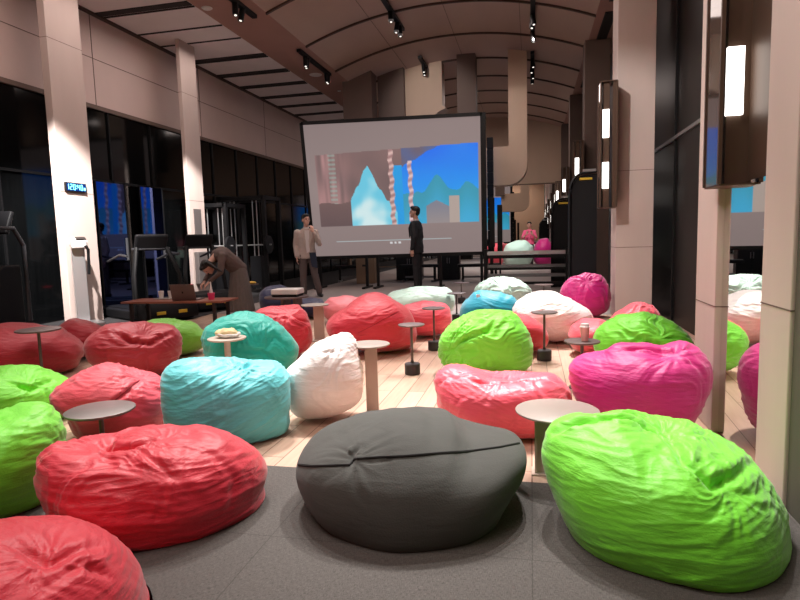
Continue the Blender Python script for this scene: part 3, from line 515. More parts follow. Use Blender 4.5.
def make_bag(key):
    d = BAGS[key]; colr, label, n = BAGINFO[key]
    R = d['R']; NR = len(R); D = d['D']; cz = d['c'][2]
    th = [2*PI*i/NR for i in range(NR)]
    xs = [R[i]*math.cos(th[i]) for i in range(NR)]; zs = [R[i]*math.sin(th[i]) for i in range(NR)]
    a = (max(xs)-min(xs))/2; b = (max(zs)-min(zs))/2
    def rad(ph):
        x = (ph % (2*PI))/(2*PI)*NR; i = int(x); f = x-i
        p0, p1, p2, p3 = R[(i-1) % NR], R[i % NR], R[(i+1) % NR], R[(i+2) % NR]
        return .5*((2*p1)+(-p0+p2)*f+(2*p0-5*p1+4*p2-p3)*f*f+(-p0+3*p1-3*p2+p3)*f**3)
    def base(dv):
        wy = max(-1, min(1, dv.y)); s = math.sqrt(max(0, 1-wy*wy)); ph = math.atan2(dv.z, dv.x)
        r0 = a*b/math.sqrt((b*math.cos(ph))**2+(a*math.sin(ph))**2+1e-12)
        bl = s*s; r = rad(ph)*bl+r0*(1-bl)
        sp = s**.92 if s > 0 else 0
        return Vector((r*math.cos(ph)*sp, D*wy, r*math.sin(ph)*sp))
    tl = (hash_(key+'t')-.5)*3
    seed = Vector((hash_(key)*13.7, hash_(key+'b')*9.1, hash_(key+'c')*7.7))
    ca_, sa_ = math.cos(-d['az']), math.sin(-d['az']); ex_, ey_ = -d['c'][0], -d['c'][1]
    eye = Vector((ex_*ca_-ey_*sa_, ex_*sa_+ey_*ca_, 1.15-cz))
    pins = []
    def onsurf(px, pz):
        dr = (Vector((px, 0, pz))-eye).normalized(); best = None
        for gi in range(40):
            for gj in range(60):
                tt = PI*(gi+.5)/40; pp = PI*gj/30
                q = base(Vector((math.sin(tt)*math.cos(pp), -math.cos(tt), math.sin(tt)*math.sin(pp))))
                al = (q-eye).dot(dr); pe = (q-eye-dr*al).length
                sc_ = pe*4+al*.25
                if best is None or sc_ < best[0]: best = (sc_, q)
        return best[1]
    for (px, pz, dent, amp, rr) in d['pins']: pins.append((onsurf(px, pz), dent*.6, amp, rr*2.0))
    crs = []
    for (pl_, dep, wd) in d['creases']:
        q3 = [onsurf(*t) for t in pl_]; crs.append((q3, dep, wd*1.15))
    sc = 1.0 if D > .3 else .8
    fine = 1 if n >= 60 else .8
    bm = bmesh.new()
    # cube-sphere
    vmap = {}
    def vert(f, i, j):
        u = math.tan((2*i/n-1)*PI/4); v = math.tan((2*j/n-1)*PI/4)
        p = {0: (1, u, v), 1: (-1, -u, v), 2: (-u, 1, v), 3: (u, -1, v), 4: (u, v, 1), 5: (u, -v, -1)}[f]
        p = Vector(p).normalized(); kk = (round(p.x*1e5), round(p.y*1e5), round(p.z*1e5))
        if kk not in vmap: vmap[kk] = (bm.verts.new(p))
        return vmap[kk]
    for f in range(6):
        for i in range(n):
            for j in range(n):
                q = [vert(f, i, j), vert(f, i+1, j), vert(f, i+1, j+1), vert(f, i, j+1)]
                bm.faces.new(q)
    ssc = min(1.0, n/70)*.6+.4
    for v in bm.verts:
        dv = v.co.copy(); p = base(dv)
        e = .01
        # approximate normal of the ellipsoid
        nn = Vector((p.x/(a*a), p.y/(D*D), p.z/(b*b))).normalized()
        # lumps
        h = .018*noise.noise(p*4.2+seed)
        # long soft folds running roughly level round the bag
        q = p+Vector((noise.noise(p*3+seed), noise.noise(p*3.3-seed), noise.noise(p*2.7+seed*2)))*.035
        w1 = (1-min(1, abs(noise.noise(Vector((q.x*2.2, q.y*2.2, (q.z+.22*q.x*tl)*15))+seed)*2.4)))**2
        w2 = (1-min(1, abs(noise.noise(Vector((q.x*5, q.y*5, (q.z+.22*q.x*tl)*44))-seed)*2.2)))**2
        damp = .12 if key == 'grey' else 1
        patch = sstep(.5+1.2*noise.noise(p*2.2-seed*1.3))
        h += damp*(.0068*w1*(.2+patch)+.0042*w2*(.3+patch))*ssc
        for (pp, dent, amp, rr) in pins:
            dd = (p-pp).length
            if dd < rr*2.2:
                h -= dent*math.exp(-(dd/(rr*.38))**2)
                # radial pleats
                rel = p-pp; an = math.atan2(rel.z+rel.y*.5, rel.x+rel.y*.1)
                an += .9*noise.noise(p*5+seed); kx = noise.noise(Vector((math.cos(an)*2.6, math.sin(an)*2.6, dd*4))+seed)
                kf = noise.noise(Vector((math.cos(an)*6, math.sin(an)*6, dd*5))-seed)
                env = math.exp(-(dd/rr)**2)*sstep(dd/(rr*.25))
                h += amp*env*((1-abs(kx)*2.4)*.6+(1-abs(kf)*2.4)*.3)*.30
        for (q3, dep, wd) in crs:
            bd_ = 9
            for qi in range(len(q3)-1):
                A_ = q3[qi]; AB = q3[qi+1]-A_; t_ = max(0, min(1, (p-A_).dot(AB)/max(AB.length_squared, 1e-9)))
                e_ = p-(A_+AB*t_); l_ = e_.length
                if l_ < bd_:
                    bd_ = l_; up_ = e_.z; tt_ = (qi+t_)/(len(q3)-1)
            if bd_ < wd*5:
                wob = 1+.5*noise.noise(p*14+seed); en = min(1, 4*tt_*(1-tt_)+.25)
                h += en*dep*(-math.exp(-(bd_/(wd*.8))**2)+.55*math.exp(-((bd_-wd*1.7)/(wd*1.1))**2)*(1 if up_ > 0 else .45))*wob
        p = p+nn*h
        p.z += cz
        if p.z < .035:                      # sagging onto the floor
            t = (.035-p.z)
            p.z = max(.006, .035-t*.8) if t < .036 else .006
        v.co = p
    bmesh.ops.recalc_face_normals(bm, faces=bm.faces)
    bvh = BVHTree.FromBMesh(bm)
    me = bpy.data.meshes.new('bean_bag'); 
    root = empty('bean_bag', (d['c'][0], d['c'][1], 0), d['az'], label, 'bean bag', 'bean bags scattered over the hall floor')
    bm.to_mesh(me); bm.free()
    for pl in me.polygons: pl.use_smooth = True
    me.materials.append(FAB[colr])
    o = bpy.data.objects.new('cover', me); COL.objects.link(o); o.parent = root
    if d['seam']:
        path = []
        sm = d['seam']
        for i in range(len(sm)-1):
            for t in range(8):
                f = t/8; x = sm[i][0]*(1-f)+sm[i+1][0]*f; z = sm[i][1]*(1-f)+sm[i+1][1]*f
                src = eye+Vector((0, 0, cz)); hit = bvh.ray_cast(src, (Vector((x, 0, z+cz))-src).normalized())
                if hit[0]: path.append(hit[0]+Vector((0, -.002, .001)))
        if len(path) > 3:
            rr = .0055 if key == 'grey' else .0022
            MB().tube(path, rr, 6).build('seam', FAB['seam'] if key == 'grey' else FAB['seamlime'] if colr == 'lime' else FAB['seamred'], root, smooth=True)
    if key == 'teal_far':
        hit = bvh.ray_cast(Vector((.07-.2, -3, .17+cz)), Vector((0, 1, 0)))
        if hit[0]: tag(MB().box(hit[0]+Vector((0, -.004, 0)), (.045, .006, .06)).build('care_label', FAB['tagw'], root), 'small white label')
    return root
def hash_(s):
    h = 7
    for c in s: h = (h*31+ord(c)) % 1009
    return h/1009
for key in BAGINFO: make_bag(key)
# ------------------------------------------------------------------ tables
TG = 'small side tables between the bean bags'
def pedestal(loc, r, h, label, m='brownt'):
    t = empty('side_table', (*loc, 0), 0, label, 'side table', TG)
    MB().lathe([(0, h-.014), (r-.01, h-.014), (r, h-.008), (r, h-.002), (r-.004, h), (0, h)]).build('table_top', M[m], t, smooth=True)
    MB().cyl((0, 0, .09), (0, 0, h-.012), .011).build('stem', M[m], t, smooth=True)
    MB().lathe([(0, .0), (.062, 0), (.066, .005), (.066, .088), (.06, .095), (.016, .1), (.012, .12), (0, .12)]).build('base', M['brownd'], t, smooth=True)
    return t
pedestal((.115, 5.43), .12, .45, 'black pedestal table just right of the middle lime bean bag')
pedestal((-.975, 5.83), .122, .44, 'black pedestal table left of and behind the middle lime bean bag')
pedestal((-.99, 4.76), .112, .43, 'black pedestal table beside the bright red seamed bean bag')
pedestal((-1.0, 7.9), .125, .39, 'brown pedestal table beside the pale mint bean bag')
pedestal((-1.19, 10.1), .14, .36, 'small brown pedestal table farthest back, near the black-suited man')
pedestal((.2, 9.9), .16, .33, 'low brown pedestal table behind the bright white bean bag')
def flat_foot(loc, r, h, label, m='brownt', mt=None, stem=.012):
    t = empty('side_table', (*loc, 0), 0, label, 'side table', TG)
    MB().lathe([(0, h-.016), (r-.01, h-.016), (r, h-.01), (r, h-.002), (r-.004, h), (0, h)]).build('table_top', M[mt or m], t, smooth=True)
    MB().cyl((0, 0, .012), (0, 0, h-.012), stem).build('stem', M[m], t, smooth=True)
    MB().lathe([(0, 0), (r*.72, 0), (r*.72, .008), (r*.68, .012), (0, .012)]).build('base', M[m], t, smooth=True)
    return t
flat_foot((.366, 4.45), .13, .36, 'brown round side table holding a paper cup at right')
flat_foot((-2.2, 2.54), .17, .31, 'small grey round table with rim in front of the rose bean bag', mt='plate')
flat_foot((-4.0, 4.0), .17, .488, 'thin grey table in front of the far left dark red bean bag')
flat_foot((-2.29, 4.02), .145, .43, 'small grey table holding the wrapped pastry', m='beigem', stem=.024)
def slab_leg(loc, r, h, rz, label, off=(0, 0), w=.1):
    t = empty('side_table', (*loc, 0), rz, label, 'side table', TG)
    MB().lathe([(0, h-.012), (r-.006, h-.012), (r, h-.008), (r, h-.002), (r-.003, h), (0, h)], c=(off[0], off[1], 0)).build('table_top', M['beige'], t, smooth=True)
    MB().box((0, 0, (h-.012)/2), (w, .03, h-.012)).build('leg', M['beigem'], t, bevel=.003)
    MB().box((off[0]*.6, off[1]*.6+.0, .004), (w*1.15, r*1.3, .008)).build('base', M['beigem'], t, bevel=.003)
    return t
slab_leg((-1.04, 3.66), .137, .465, .25, 'beige round table on a flat slab leg right of the white bean bag', w=.082, off=(-.01, 0))
slab_leg((-2.41, 6.32), .16, .42, .3, 'beige slab-leg table behind the white bean bag, by the red one', off=(-.04, 0), w=.12)
# large beige table with hoop legs
t = empty('side_table', (.118, 2.8, 0), 0, 'largest beige round table with hoop leg between charcoal and large lime bean bags', 'side table', TG)
r, h = .196, .317
MB().lathe([(0, h-.012), (r-.006, h-.012), (r, h-.008), (r, h-.002), (r-.003, h), (0, h)]).build('table_top', M['beige'], t, smooth=True)
def hoop(x, yy):
    pr = []
    for sgn, rr in ((1, .045), (-1, .033)):
        arc = [(x+rr*math.cos(a_), h-.06+rr*math.sin(a_)) for a_ in [PI*i/14 for i in range(15)]]
        pts_ = [(x+rr, 0)]+arc+[(x-rr, 0)]
        pr.append(pts_ if sgn > 0 else pts_[::-1])
    mb = MB()
    out, inn = pr[0], pr[1][::-1]
    for i in range(len(out)-1):
        q = [(out[i][0], yy, out[i][1]), (out[i+1][0], yy, out[i+1][1]), (inn[i+1][0], yy, inn[i+1][1]), (inn[i][0], yy, inn[i][1])]
        mb.prism(q, (0, .05, 0))
    mb.span((x-.033, yy+.012, .01), (x+.033, yy+.038, h-.05))
    return mb
hoop(-.06, -.03).build('leg', M['beigem'], t)
hoop(.07, -.02).build('leg', M['beigem'], t)
MB().span((-.12, -.05, 0), (.12, .05, .008)).build('base', M['beigem'], t)

# things on the little tables
o = empty('paper_cup', (.385, 4.44, .36), 0, 'pink paper cup with white lid on the brown round table', 'cup')
MB().lathe([(0, 0), (.024, 0), (.034, .1), (.034, .104), (0, .104)], 24).build('cup', M['cupb'], o, smooth=True)
MB().lathe([(0, .1), (.037, .1), (.037, .108), (.031, .112), (.029, .128), (0, .128)], 24).build('lid', M['whitepl'], o, smooth=True)
o = empty('wrapped_pastry', (-2.29, 4.02, .43), .2, 'cream pastry in crumpled paper on the small grey table', 'food')
mb = MB(); mb.ball((0, 0, .036), (.092, .06, .036), n=14)
for v in mb.bm.verts: v.co += v.co.normalized()*.012*noise.noise(v.co*28)
for v in mb.bm.verts: v.co.z = max(v.co.z, .002)
mb.build('pastry', M['food'], o, smooth='all')
mb = MB(); mb.ball((.012, -.006, .026), (.098, .064, .026), n=14)
for v in mb.bm.verts: v.co.z = max(.001, min(v.co.z, .036)+.012*noise.noise(v.co*22))
mb.build('wrapping_paper', M['wrap'], o, smooth='all')

# desk with laptop, cups
d = empty('desk', (-4.66, 7.0, 0), .05, 'long reddish wooden desk with laptop at left', 'desk')
MB().span((-.72, -.24, .385), (.74, .24, .41)).build('desk_top', M['walnut'], d, bevel=.003)
for sx in (-.6, .6):
    for sy in (-.19, .19):
        MB().span((sx-.02, sy-.02, 0), (sx+.02, sy+.02, .386)).build('leg', M['brownd'], d)
o = empty('laptop', (-4.44, 7.02, .41), PI+.1, 'aluminium laptop, lid raised, on the wooden desk', 'laptop')
MB().span((-.17, -.12, 0), (.17, .12, .014)).build('keyboard_base', M['laptop'], o, bevel=.003)
ld = MB().box((0, .15, .115), (.34, .008, .22), (math.radians(-14), 0, 0)).build('lid', M['laptop'], o, bevel=.003)
o.location = (-4.52, 7.0, .41)
lg = MB(); lg.ball((-.004, .17, .112), (.011, .003, .013), n=8); lg.ball((.001, .172, .13), (.003, .002, .005), (0, .5, 0), 6)
lg.build('logo', M['black'], ld)
for i, (x, y_, lab) in enumerate([(-4.98, 7.06, 'white paper cup at the left end of the desk, left of its pair'), (-4.86, 7.1, 'white paper cup on the desk nearer the laptop')]):
    o = empty('paper_cup', (x, y_, .424), 0, lab, 'cup')
    MB().lathe([(0, 0), (.026, 0), (.038, .1), (.036, .1), (.034, .09), (0, .088)], 24).build('cup', M['whitepl'], o, smooth=True)
o = MB().box((-4.92, 7.08, .417), (.3, .16, .012)).build('tray', M['beige'], bevel=.004); tag(o, 'thin pale tray under the two white paper cups', 'tray')
o = empty('drink_cup', (-4.18, 7.0, .41), 0, 'pink drink cup with white spout at right of laptop', 'cup')
MB().lathe([(0, 0), (.038, 0), (.048, .09), (0, .095)], 24).build('cup', M['pink'], o, smooth=True)
MB().lathe([(0, .093), (.024, .093), (.012, .18), (.005, .24), (0, .24)], 16).build('spout', M['whitepl'], o, smooth=True)
# dark round table with white box
t = empty('side_table', (-3.3, 7.45, 0), 0, 'wide dark round table with twin legs carrying the white box', 'side table', TG)
MB().lathe([(0, .385), (.3, .385), (.305, .392), (.3, .405), (0, .405)], 48).build('table_top', M['brownt'], t, smooth=True)
MB().span((-.02, -.16, 0), (.02, .1, .386)).build('leg', M['brownt'], t)
MB().span((.14, -.12, 0), (.18, .12, .386)).build('leg', M['brownt'], t)
o = empty('projector', (-3.28, 7.45, .405), .06, 'white flat projector on the dark round table', 'projector')
MB().span((-.19, -.14, .03), (.19, .14, .105)).build('body', M['paper'], o, bevel=.012)
MB().span((-.18, -.13, .0), (.18, .13, .032)).build('base', M['blackpl'], o)
# far snack table
t = pedestal((-4.72, 9.1), .17, .45, 'black pedestal table with bottle and snack behind the stooping woman')
o = empty('bottle', (-4.79, 9.1, .45), 0, 'small white bottle on the far pedestal table', 'bottle')
MB().lathe([(0, 0), (.035, 0), (.037, .01), (.037, .08), (.015, .11), (0, .11)], 20).build('body', M['whitepl'], o, smooth=True)
MB().lathe([(0, .108), (.014, .108), (.008, .16), (0, .16)], 16).build('nozzle', M['whitepl'], o, smooth=True)
mb = MB(); mb.ball((-4.66, 9.1, .475), (.085, .06, .025)); o = mb.build('snack', M['eggs'], smooth='all'); tag(o, 'yellow snack beside the white bottle', 'food')

# ------------------------------------------------------------------ projection screen
SY = 13.35
P00, P10, P01, P11 = (-5.28, 3.91), (-1.09, 3.82), (-5.10, .77), (-1.09, .80)   # tl tr bl br
def spt(u, v):
    x = (P00[0]*(1-u)+P10[0]*u)*(1-v)+(P01[0]*(1-u)+P11[0]*u)*v
    z = (P00[1]*(1-u)+P10[1]*u)*(1-v)+(P01[1]*(1-u)+P11[1]*u)*v
    return x, z
def mixc(a, b, t): return tuple(a[i]*(1-t)+b[i]*t for i in range(3))
def sn(x, y, s): return noise.noise(Vector((x*s, y*s, 3.3)))
def picture(u, v):
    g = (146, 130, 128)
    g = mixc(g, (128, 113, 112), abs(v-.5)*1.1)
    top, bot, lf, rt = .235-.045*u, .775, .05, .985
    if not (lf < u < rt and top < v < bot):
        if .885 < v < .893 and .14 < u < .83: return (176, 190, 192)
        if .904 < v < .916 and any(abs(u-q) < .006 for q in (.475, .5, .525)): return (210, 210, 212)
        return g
    # plain scenery: sky, hills and posts
    sky = mixc((4, 104, 236), (40, 180, 240), min(1, (v-top)/.5))
    sky = mixc(sky, (20, 140, 240), .25+sn(u, v, 5)*.5)
    c = sky
    if u > .56:
        hill = .52-.13*math.exp(-((u-.76)/.05)**2)-.06*math.exp(-((u-.93)/.05)**2)+.02*sn(u, 0, 30)
        if v > hill+.02: c = mixc((50, 150, 176), (60, 170, 214), sstep((v-hill)*3))
        if .69 < u < .82 and v > .6+.05*abs(u-.75)/.07: c = mixc((126, 128, 142), (150, 140, 140), sstep((v-.6)*5))
        if .82 < u < .88 and v > .57: c = (176, 160, 152)
        if u < .8 and v < .34-(u-.56)*.65+.02*sn(u, v, 20): c = mixc((110, 92, 100), (80, 100, 150), .5+sn(u, v, 9))
    else:
        c = mixc((132, 104, 102), (112, 92, 92), .5+sn(u, v, 6))
        if .49 < u < .56 and v > .33: c = (24, 156, 226)
        if u < .3:
            st = .5+.9*sn(u*9, v*.8, 5); c = mixc(c, (214, 158, 158), .6*max(0, min(1, st))*sstep((.28-u)*8))
            if .13 < u < .17: c = mixc(c, (150, 180, 170), .6*(.5+.5*math.sin(v*190)))
        # a rounded pale snow slope
        e = v-(.34+abs(u-.36)*2.1+.05*sn(u, 0, 14)+.03*sn(u, 0, 40))
        if .2 < u < .52 and e > 0: c = mixc((104, 200, 226), (210, 236, 238), sstep(e*2.6+sn(u, v, 12)*.6))
        if v > .64-.3*u+.05*sn(u, 1, 9) and u < .25: c = mixc((116, 92, 90), (96, 78, 80), sstep((v-.5)*3))
    if abs(u-.497-.004*math.sin(v*60)) < .013: c = mixc((222, 186, 180), (160, 120, 120), .5+.5*math.sin(v*130+u*60))
    if abs(u-.605-.004*math.sin(v*50)) < .012 and v > .3: c = mixc((226, 196, 196), (170, 130, 136), .5+.5*math.sin(v*120+u*60))
    return c
scr = empty('projection_screen', (0, 0, 0), 0, 'large black-framed projection screen showing a bright blue landscape film', 'projection screen')
scr.location = (-3.1, SY, 0)
nx, ny = 260, 200
me = bpy.data.meshes.new('screen_fabric'); vs = []; cols = []
for j in range(ny+1):
    for i in range(nx+1):
        u, v = i/nx, j/ny; x, z = spt(u, v); vs.append((x+3.1, .012*math.sin(u*PI)*math.sin(v*PI), z))
        cols.append(lin(*picture(u, v)))
fs = [(j*(nx+1)+i, (j+1)*(nx+1)+i, (j+1)*(nx+1)+i+1, j*(nx+1)+i+1) for j in range(ny) for i in range(nx)]
me.from_pydata(vs, [], fs); ca = me.color_attributes.new('picture', 'FLOAT_COLOR', 'POINT')
flat = [c for q in cols for c in q]; ca.data.foreach_set('color', flat)
m = mat('projected_picture', (.06, .055, .055, 1), rough=.8, spec=.1)
nt = m.node_tree; at_ = nt.nodes.new('ShaderNodeAttribute'); at_.attribute_name = 'picture'
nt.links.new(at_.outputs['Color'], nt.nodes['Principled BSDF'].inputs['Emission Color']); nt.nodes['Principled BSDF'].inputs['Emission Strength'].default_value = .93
me.materials.append(m)
so = bpy.data.objects.new('screen_fabric', me); COL.objects.link(so); so.parent = scr
sm = so.modifiers.new('thickness', 'SOLIDIFY'); sm.thickness = .004; sm.offset = 0
def bar(u0, v0, u1, v1, nm='frame_bar', r=.04, du=0, dv=0):
    a_, b_ = spt(u0, v0), spt(u1, v1)
    p = Vector((a_[0]+3.1+du, 0, a_[1]+dv)); q = Vector((b_[0]+3.1+du, 0, b_[1]+dv)); dd = q-p
    L = dd.length; ang = math.atan2(dd.z, dd.x)
    return MB().box((p+q)/2, (L+r*2, .05, r*2), (0, -ang, 0)).build(nm, M['black'], scr)
bar(0, 0, 1, 0, dv=.03); bar(0, 1, 1, 1, dv=-.03); bar(0, 0, 0, 1, du=-.04); bar(1, 0, 1, 1, du=.06, r=.06)
for x in (-5.0, -3.82, -3.55, -2.05, -1.1):
    MB().span((x+3.1-.03, -.03, 0), (x+3.1+.03, .03, .76)).build('leg', M['black'], scr)
    MB().span((x+3.1-.04, -.35, 0), (x+3.1+.04, .35, .04)).build('foot', M['black'], scr)
# speaker columns right of the screen
for (x, z0, z1, lab) in ((-.85, .9, 2.0, 'tall slim black column loudspeaker right of the screen, the nearer of two poles'), (-.68, .75, 1.84, 'shorter slim black column loudspeaker right of the screen')):
    s = empty('column_speaker', (x, 13.3, 0), 0, lab, 'loudspeaker')
    MB().span((-.055, -.05, z0), (.055, .05, z1)).build('cabinet', M['blackpl'], s, bevel=.01)
    MB().cyl((0, 0, .1), (0, 0, z0), .02).build('pole', M['black'], s)
    MB().span((-.08 if x > -.8 else -.16, -.15, 0), (.07, .15, .2 if x < -.8 else .04)).build('base', M['blackpl'], s, bevel=.01)
s = empty('speaker_tower', (-.93, 14.1, 0), 0, 'thick black line-array tower touching the right edge of the screen', 'loudspeaker')
for q in range(10): MB().span((-.07, -.1, .75+q*.27), (.07, .1, .75+q*.27+.262)).build('cabinet', M['blackpl'], s, bevel=.008)
MB().cyl((0, 0, .03), (0, 0, .78), .03).build('pole', M['black'], s)
MB().span((-.12, -.2, 0), (.1, .2, .04)).build('base', M['black'], s)
# low rail rack in front of the end bay
rk = empty('weight_rack', (-.1, 12.8, 0), 0, 'long low black steel rack with grey rails right of the screen', 'rack')
for x in (-.86, .84): MB().span((x-.035, -.2, 0), (x+.035, .2, .86)).build('upright', M['black'], rk)
for z, m_, hgt in ((.78, 'silver', .08), (.7, 'black', .07), (.5, 'grey', .06), (.44, 'black', .05), (.3, 'grey', .07), (.13, 'black', .06)):
    MB().span((-.86, -.12, z-hgt/2), (.84, -.06, z+hgt/2)).build('rail', M[m_], rk)

# tall black machines at right
def tall_machine(x0, x1, y, z, lab):
    t_ = empty('cable_machine', ((x0+x1)/2, y, 0), 0, lab, 'gym machine', 'tall black gym machines by the right columns')
    w = (x1-x0)/2
    prof = [(-w, .0), (-w, z-.35)]+[(-w+.22-.22*math.cos(a), z-.35+.3*math.sin(a)) for a in [PI/2*i/8 for i in range(1, 9)]]+[(w, z-.03), (w, 0)]
    MB().prism([(p[0]*.93, .0, p[1]*.985) for p in prof], (0, .7, 0)).build('shroud', M['blackpl'], t_, smooth=True)
    MB().tube([(p[0], -.03, p[1]) for p in prof[:-1]], .022, 8).build('frame_tube', M['black'], t_, smooth=True)
    tag(MB().box((.03, -.012, z-.14), (.2, .02, .04)).build('badge', M['yellow'], t_, bevel=.008), 'dull gold badge')
    MB().span((-w+.2, -.06, z-.03), (w-.04, .0, z+.01)).build('top_cap', M['silver'], t_)
    return t_
tall_machine(.62, 1.06, 10.0, 2.17, 'tall black gym machine with rounded shoulder and gold badge beside the right column')
tall_machine(.44, .86, 13.1, 1.95, 'second tall black gym machine farther back beside the long rack')

# ------------------------------------------------------------------ gym equipment at left
def treadmill(loc, rz, lab):
    t_ = empty('treadmill', (*loc, 0), rz, lab, 'treadmill', 'dark treadmills in front of the left glass wall')
    MB().span((-.38, -.9, .02), (.38, .9, .16)).build('deck', M['blackpl'], t_, bevel=.02)
    MB().span((-.26, -.86, .155), (.26, .5, .168)).build('belt', M['black'], t_)
    hd = MB().prism([(-.4, .45, .05), (-.4, .45, .2), (-.4, .6, .34), (-.4, .92, .3), (-.4, 1.0, .16), (-.4, 1.0, .05)], (.8, 0, 0)).build('motor_hood', M['blackpl'], t_, smooth=True, bevel=.015)
    for x in (-.14, .2): tag(MB().box((x, 1.0, .15), (.14, .012, .05)).build('badge', M['yellow'], hd, bevel=.01), 'small yellow oval badge')
    for sx in (-.4, .4):
        MB().tube([(sx, .62, .1), (sx*.9, .55, .7), (sx*.6, .42, 1.12)], .035).build('upright', M['black'], t_, smooth=True)
        MB().tube([(sx, .45, 1.0), (sx, .2, 1.02), (sx, -.25, .92)], .02).build('handrail', M['gymgrey'], t_, smooth=True)
    cn = MB().box((0, .42, 1.2), (.52, .07, .27), (math.radians(-24), 0, 0)).build('console', M['blackpl'], t_, bevel=.03)
    MB().box((0, .378, 1.215), (.36, .012, .18), (math.radians(-24), 0, 0)).build('display', M['glassb'], cn)
    MB().cyl((-.3, .4, 1.1), (.3, .4, 1.1), .02).build('crossbar', M['gymgrey'], t_)
    return t_
treadmill((-6.12, 8.2), -PI/2-.5, 'black treadmill facing the desk, its hood carrying yellow oval badges')
treadmill((-6.1, 9.5), -PI/2-.5, 'black treadmill just left of the second stone column')
o = MB().span((-6.95, 9.2, .43), (-6.9, 9.34, .46)).build('indicator_light', M['redled']); 
o.location = (1.1, -.2, 0); tag(o, 'small red glowing indicator low on the dark machines', 'light')
def climber(loc, rz, lab):
    t_ = empty('stair_climber', (*loc, 0), rz, lab, 'stair climber')
    MB().span((-.4, -.7, 0), (.4, .7, .12)).build('base', M['blackpl'], t_, bevel=.02)
    MB().prism([(-.3, -.6, .1), (-.3, .6, .1), (-.3, .6, .95), (-.3, .3, .95), (-.3, -.6, .35)], (.6, 0, 0)).build('housing', M['blackpl'], t_, bevel=.02)
    for kx in range(4): MB().span((-.27, -.6+kx*.2, .3+kx*.17), (.27, -.35+kx*.2, .34+kx*.17)).build('step', M['gymgrey'], t_)
    for sx in (-.36, .36):
        MB().tube([(sx, -.75, .5), (sx, -.5, 1.15), (sx, 0, 1.42), (sx, .45, 1.42), (sx, .6, 1.2), (sx, .6, .2)], .028, 10).build('handrail', M['gymgrey'], t_, smooth=True)
    MB().box((0, .55, 1.5), (.5, .06, .32), (math.radians(-25), 0, 0)).build('console', M['blackpl'], t_, bevel=.02)
    return t_
climber((-6.78, 5.75), .12, 'black stair climber with grey looped handrails at the left edge')
def rack(loc, w, h, lab, rz=0):
    t_ = empty('cable_rack', (*loc, 0), rz, lab, 'gym rack', 'dark gym racks left of the screen')
    for sx in (-w/2, w/2):
        for sy in (-.4, .4): MB().span((sx-.04, sy-.04, 0), (sx+.04, sy+.04, h)).build('post', M['black'], t_)
        MB().span((sx-.04, -.4, h-.08), (sx+.04, .4, h)).build('top_beam', M['black'], t_)
    for sy in (-.4, .4): MB().span((-w/2, sy-.04, h-.08), (w/2, sy+.04, h)).build('crossbeam', M['black'], t_)
    for kx in range(2):
        x = -w/4+kx*w/2
        MB().cyl((x-.05, -.3, .1), (x-.05, -.3, h-.1), .012).build('guide_rod', M['silver'], t_)
        MB().cyl((x+.05, -.3, .1), (x+.05, -.3, h-.1), .012).build('guide_rod', M['silver'], t_)
        MB().span((x-.13, -.38, .12), (x+.13, -.22, .85)).build('weight_stack', M['blackpl'], t_)
    MB().cyl((-w/2-.15, -.42, 1.1), (w/2+.15, -.42, 1.1), .016).build('barbell', M['silver'], t_, smooth=True)
    for sx in (-1, 1):
        pl = MB().cyl((sx*(w/2+.06), -.42, 1.1), (sx*(w/2+.11), -.42, 1.1), .2, n=32).build('weight_plate', M['blackpl'], t_, smooth=True)
    return t_
rack((-6.4, 12.6), 1.1, 2.2, 'black cable rack with silver rods just left of the screen frame')
rack((-6.6, 11.6), .7, 2.0, 'smaller black cable rack right of the second column')
def bench(loc, rz, lab, m_='blackpl'):
    t_ = empty('weight_bench', (*loc, 0), rz, lab, 'weight bench', 'weight benches behind the screen')
    MB().span((-.55, -.14, .38), (.55, .14, .46)).build('pad', M[m_], t_, bevel=.02)
    for sx in (-.42, .42):
        MB().span((sx-.03, -.03, .03), (sx+.03, .03, .39)).build('leg', M['black'], t_)
        MB().span((sx-.03, -.28, 0), (sx+.03, .28, .05)).build('foot', M['grey'], t_)
    MB().span((-.42, -.025, .1), (.42, .025, .15)).build('spine', M['grey'], t_)
    return t_
bench((-4.75, 15.4), .2, 'black weight bench seen under the left half of the screen')
bench((-2.9, 15.2), -.1, 'black weight bench behind the man in the black suit')
bench((-1.3, 15.0), .15, 'black weight bench seen under the right end of the screen')
for (x, y_, w, hh, nm, lab, mm) in ((-4.25, 14.9, .5, .75, 'plywood_box', 'brown plywood jump box seen under the screen', 'card'),
                               (-3.3, 15.9, .7, 1.0, 'storage_cabinet', 'low black cabinet behind the screen legs', 'blackpl'),
                               (-2.2, 15.9, .6, 1.0, 'storage_cabinet', 'low black cabinet behind the right half of the screen', 'blackpl')):
    q = empty(nm, (x, y_, 0), .05, lab, 'box' if 'ply' in nm else 'cabinet')
    MB().span((-w/2, -.25, 0), (w/2, .25, hh)).build('body', M[mm], q, bevel=.01)
    if 'ply' in nm: MB().span((-.08, -.256, hh*.6), (.08, -.248, hh*.6+.05)).build('grip_slot', M['dark'], q)
    else:
        for sx in (-1, 1):
            dr = MB().span((sx*w/4-w/4+.01, -.268, .05), (sx*w/4+w/4-.01, -.25, hh-.03)).build('door', M['black'], q)
            MB().span((-sx*-.03-.008, -.285, hh*.45), (-sx*-.03+.008, -.268, hh*.6)).build('handle', M['grey'], dr)

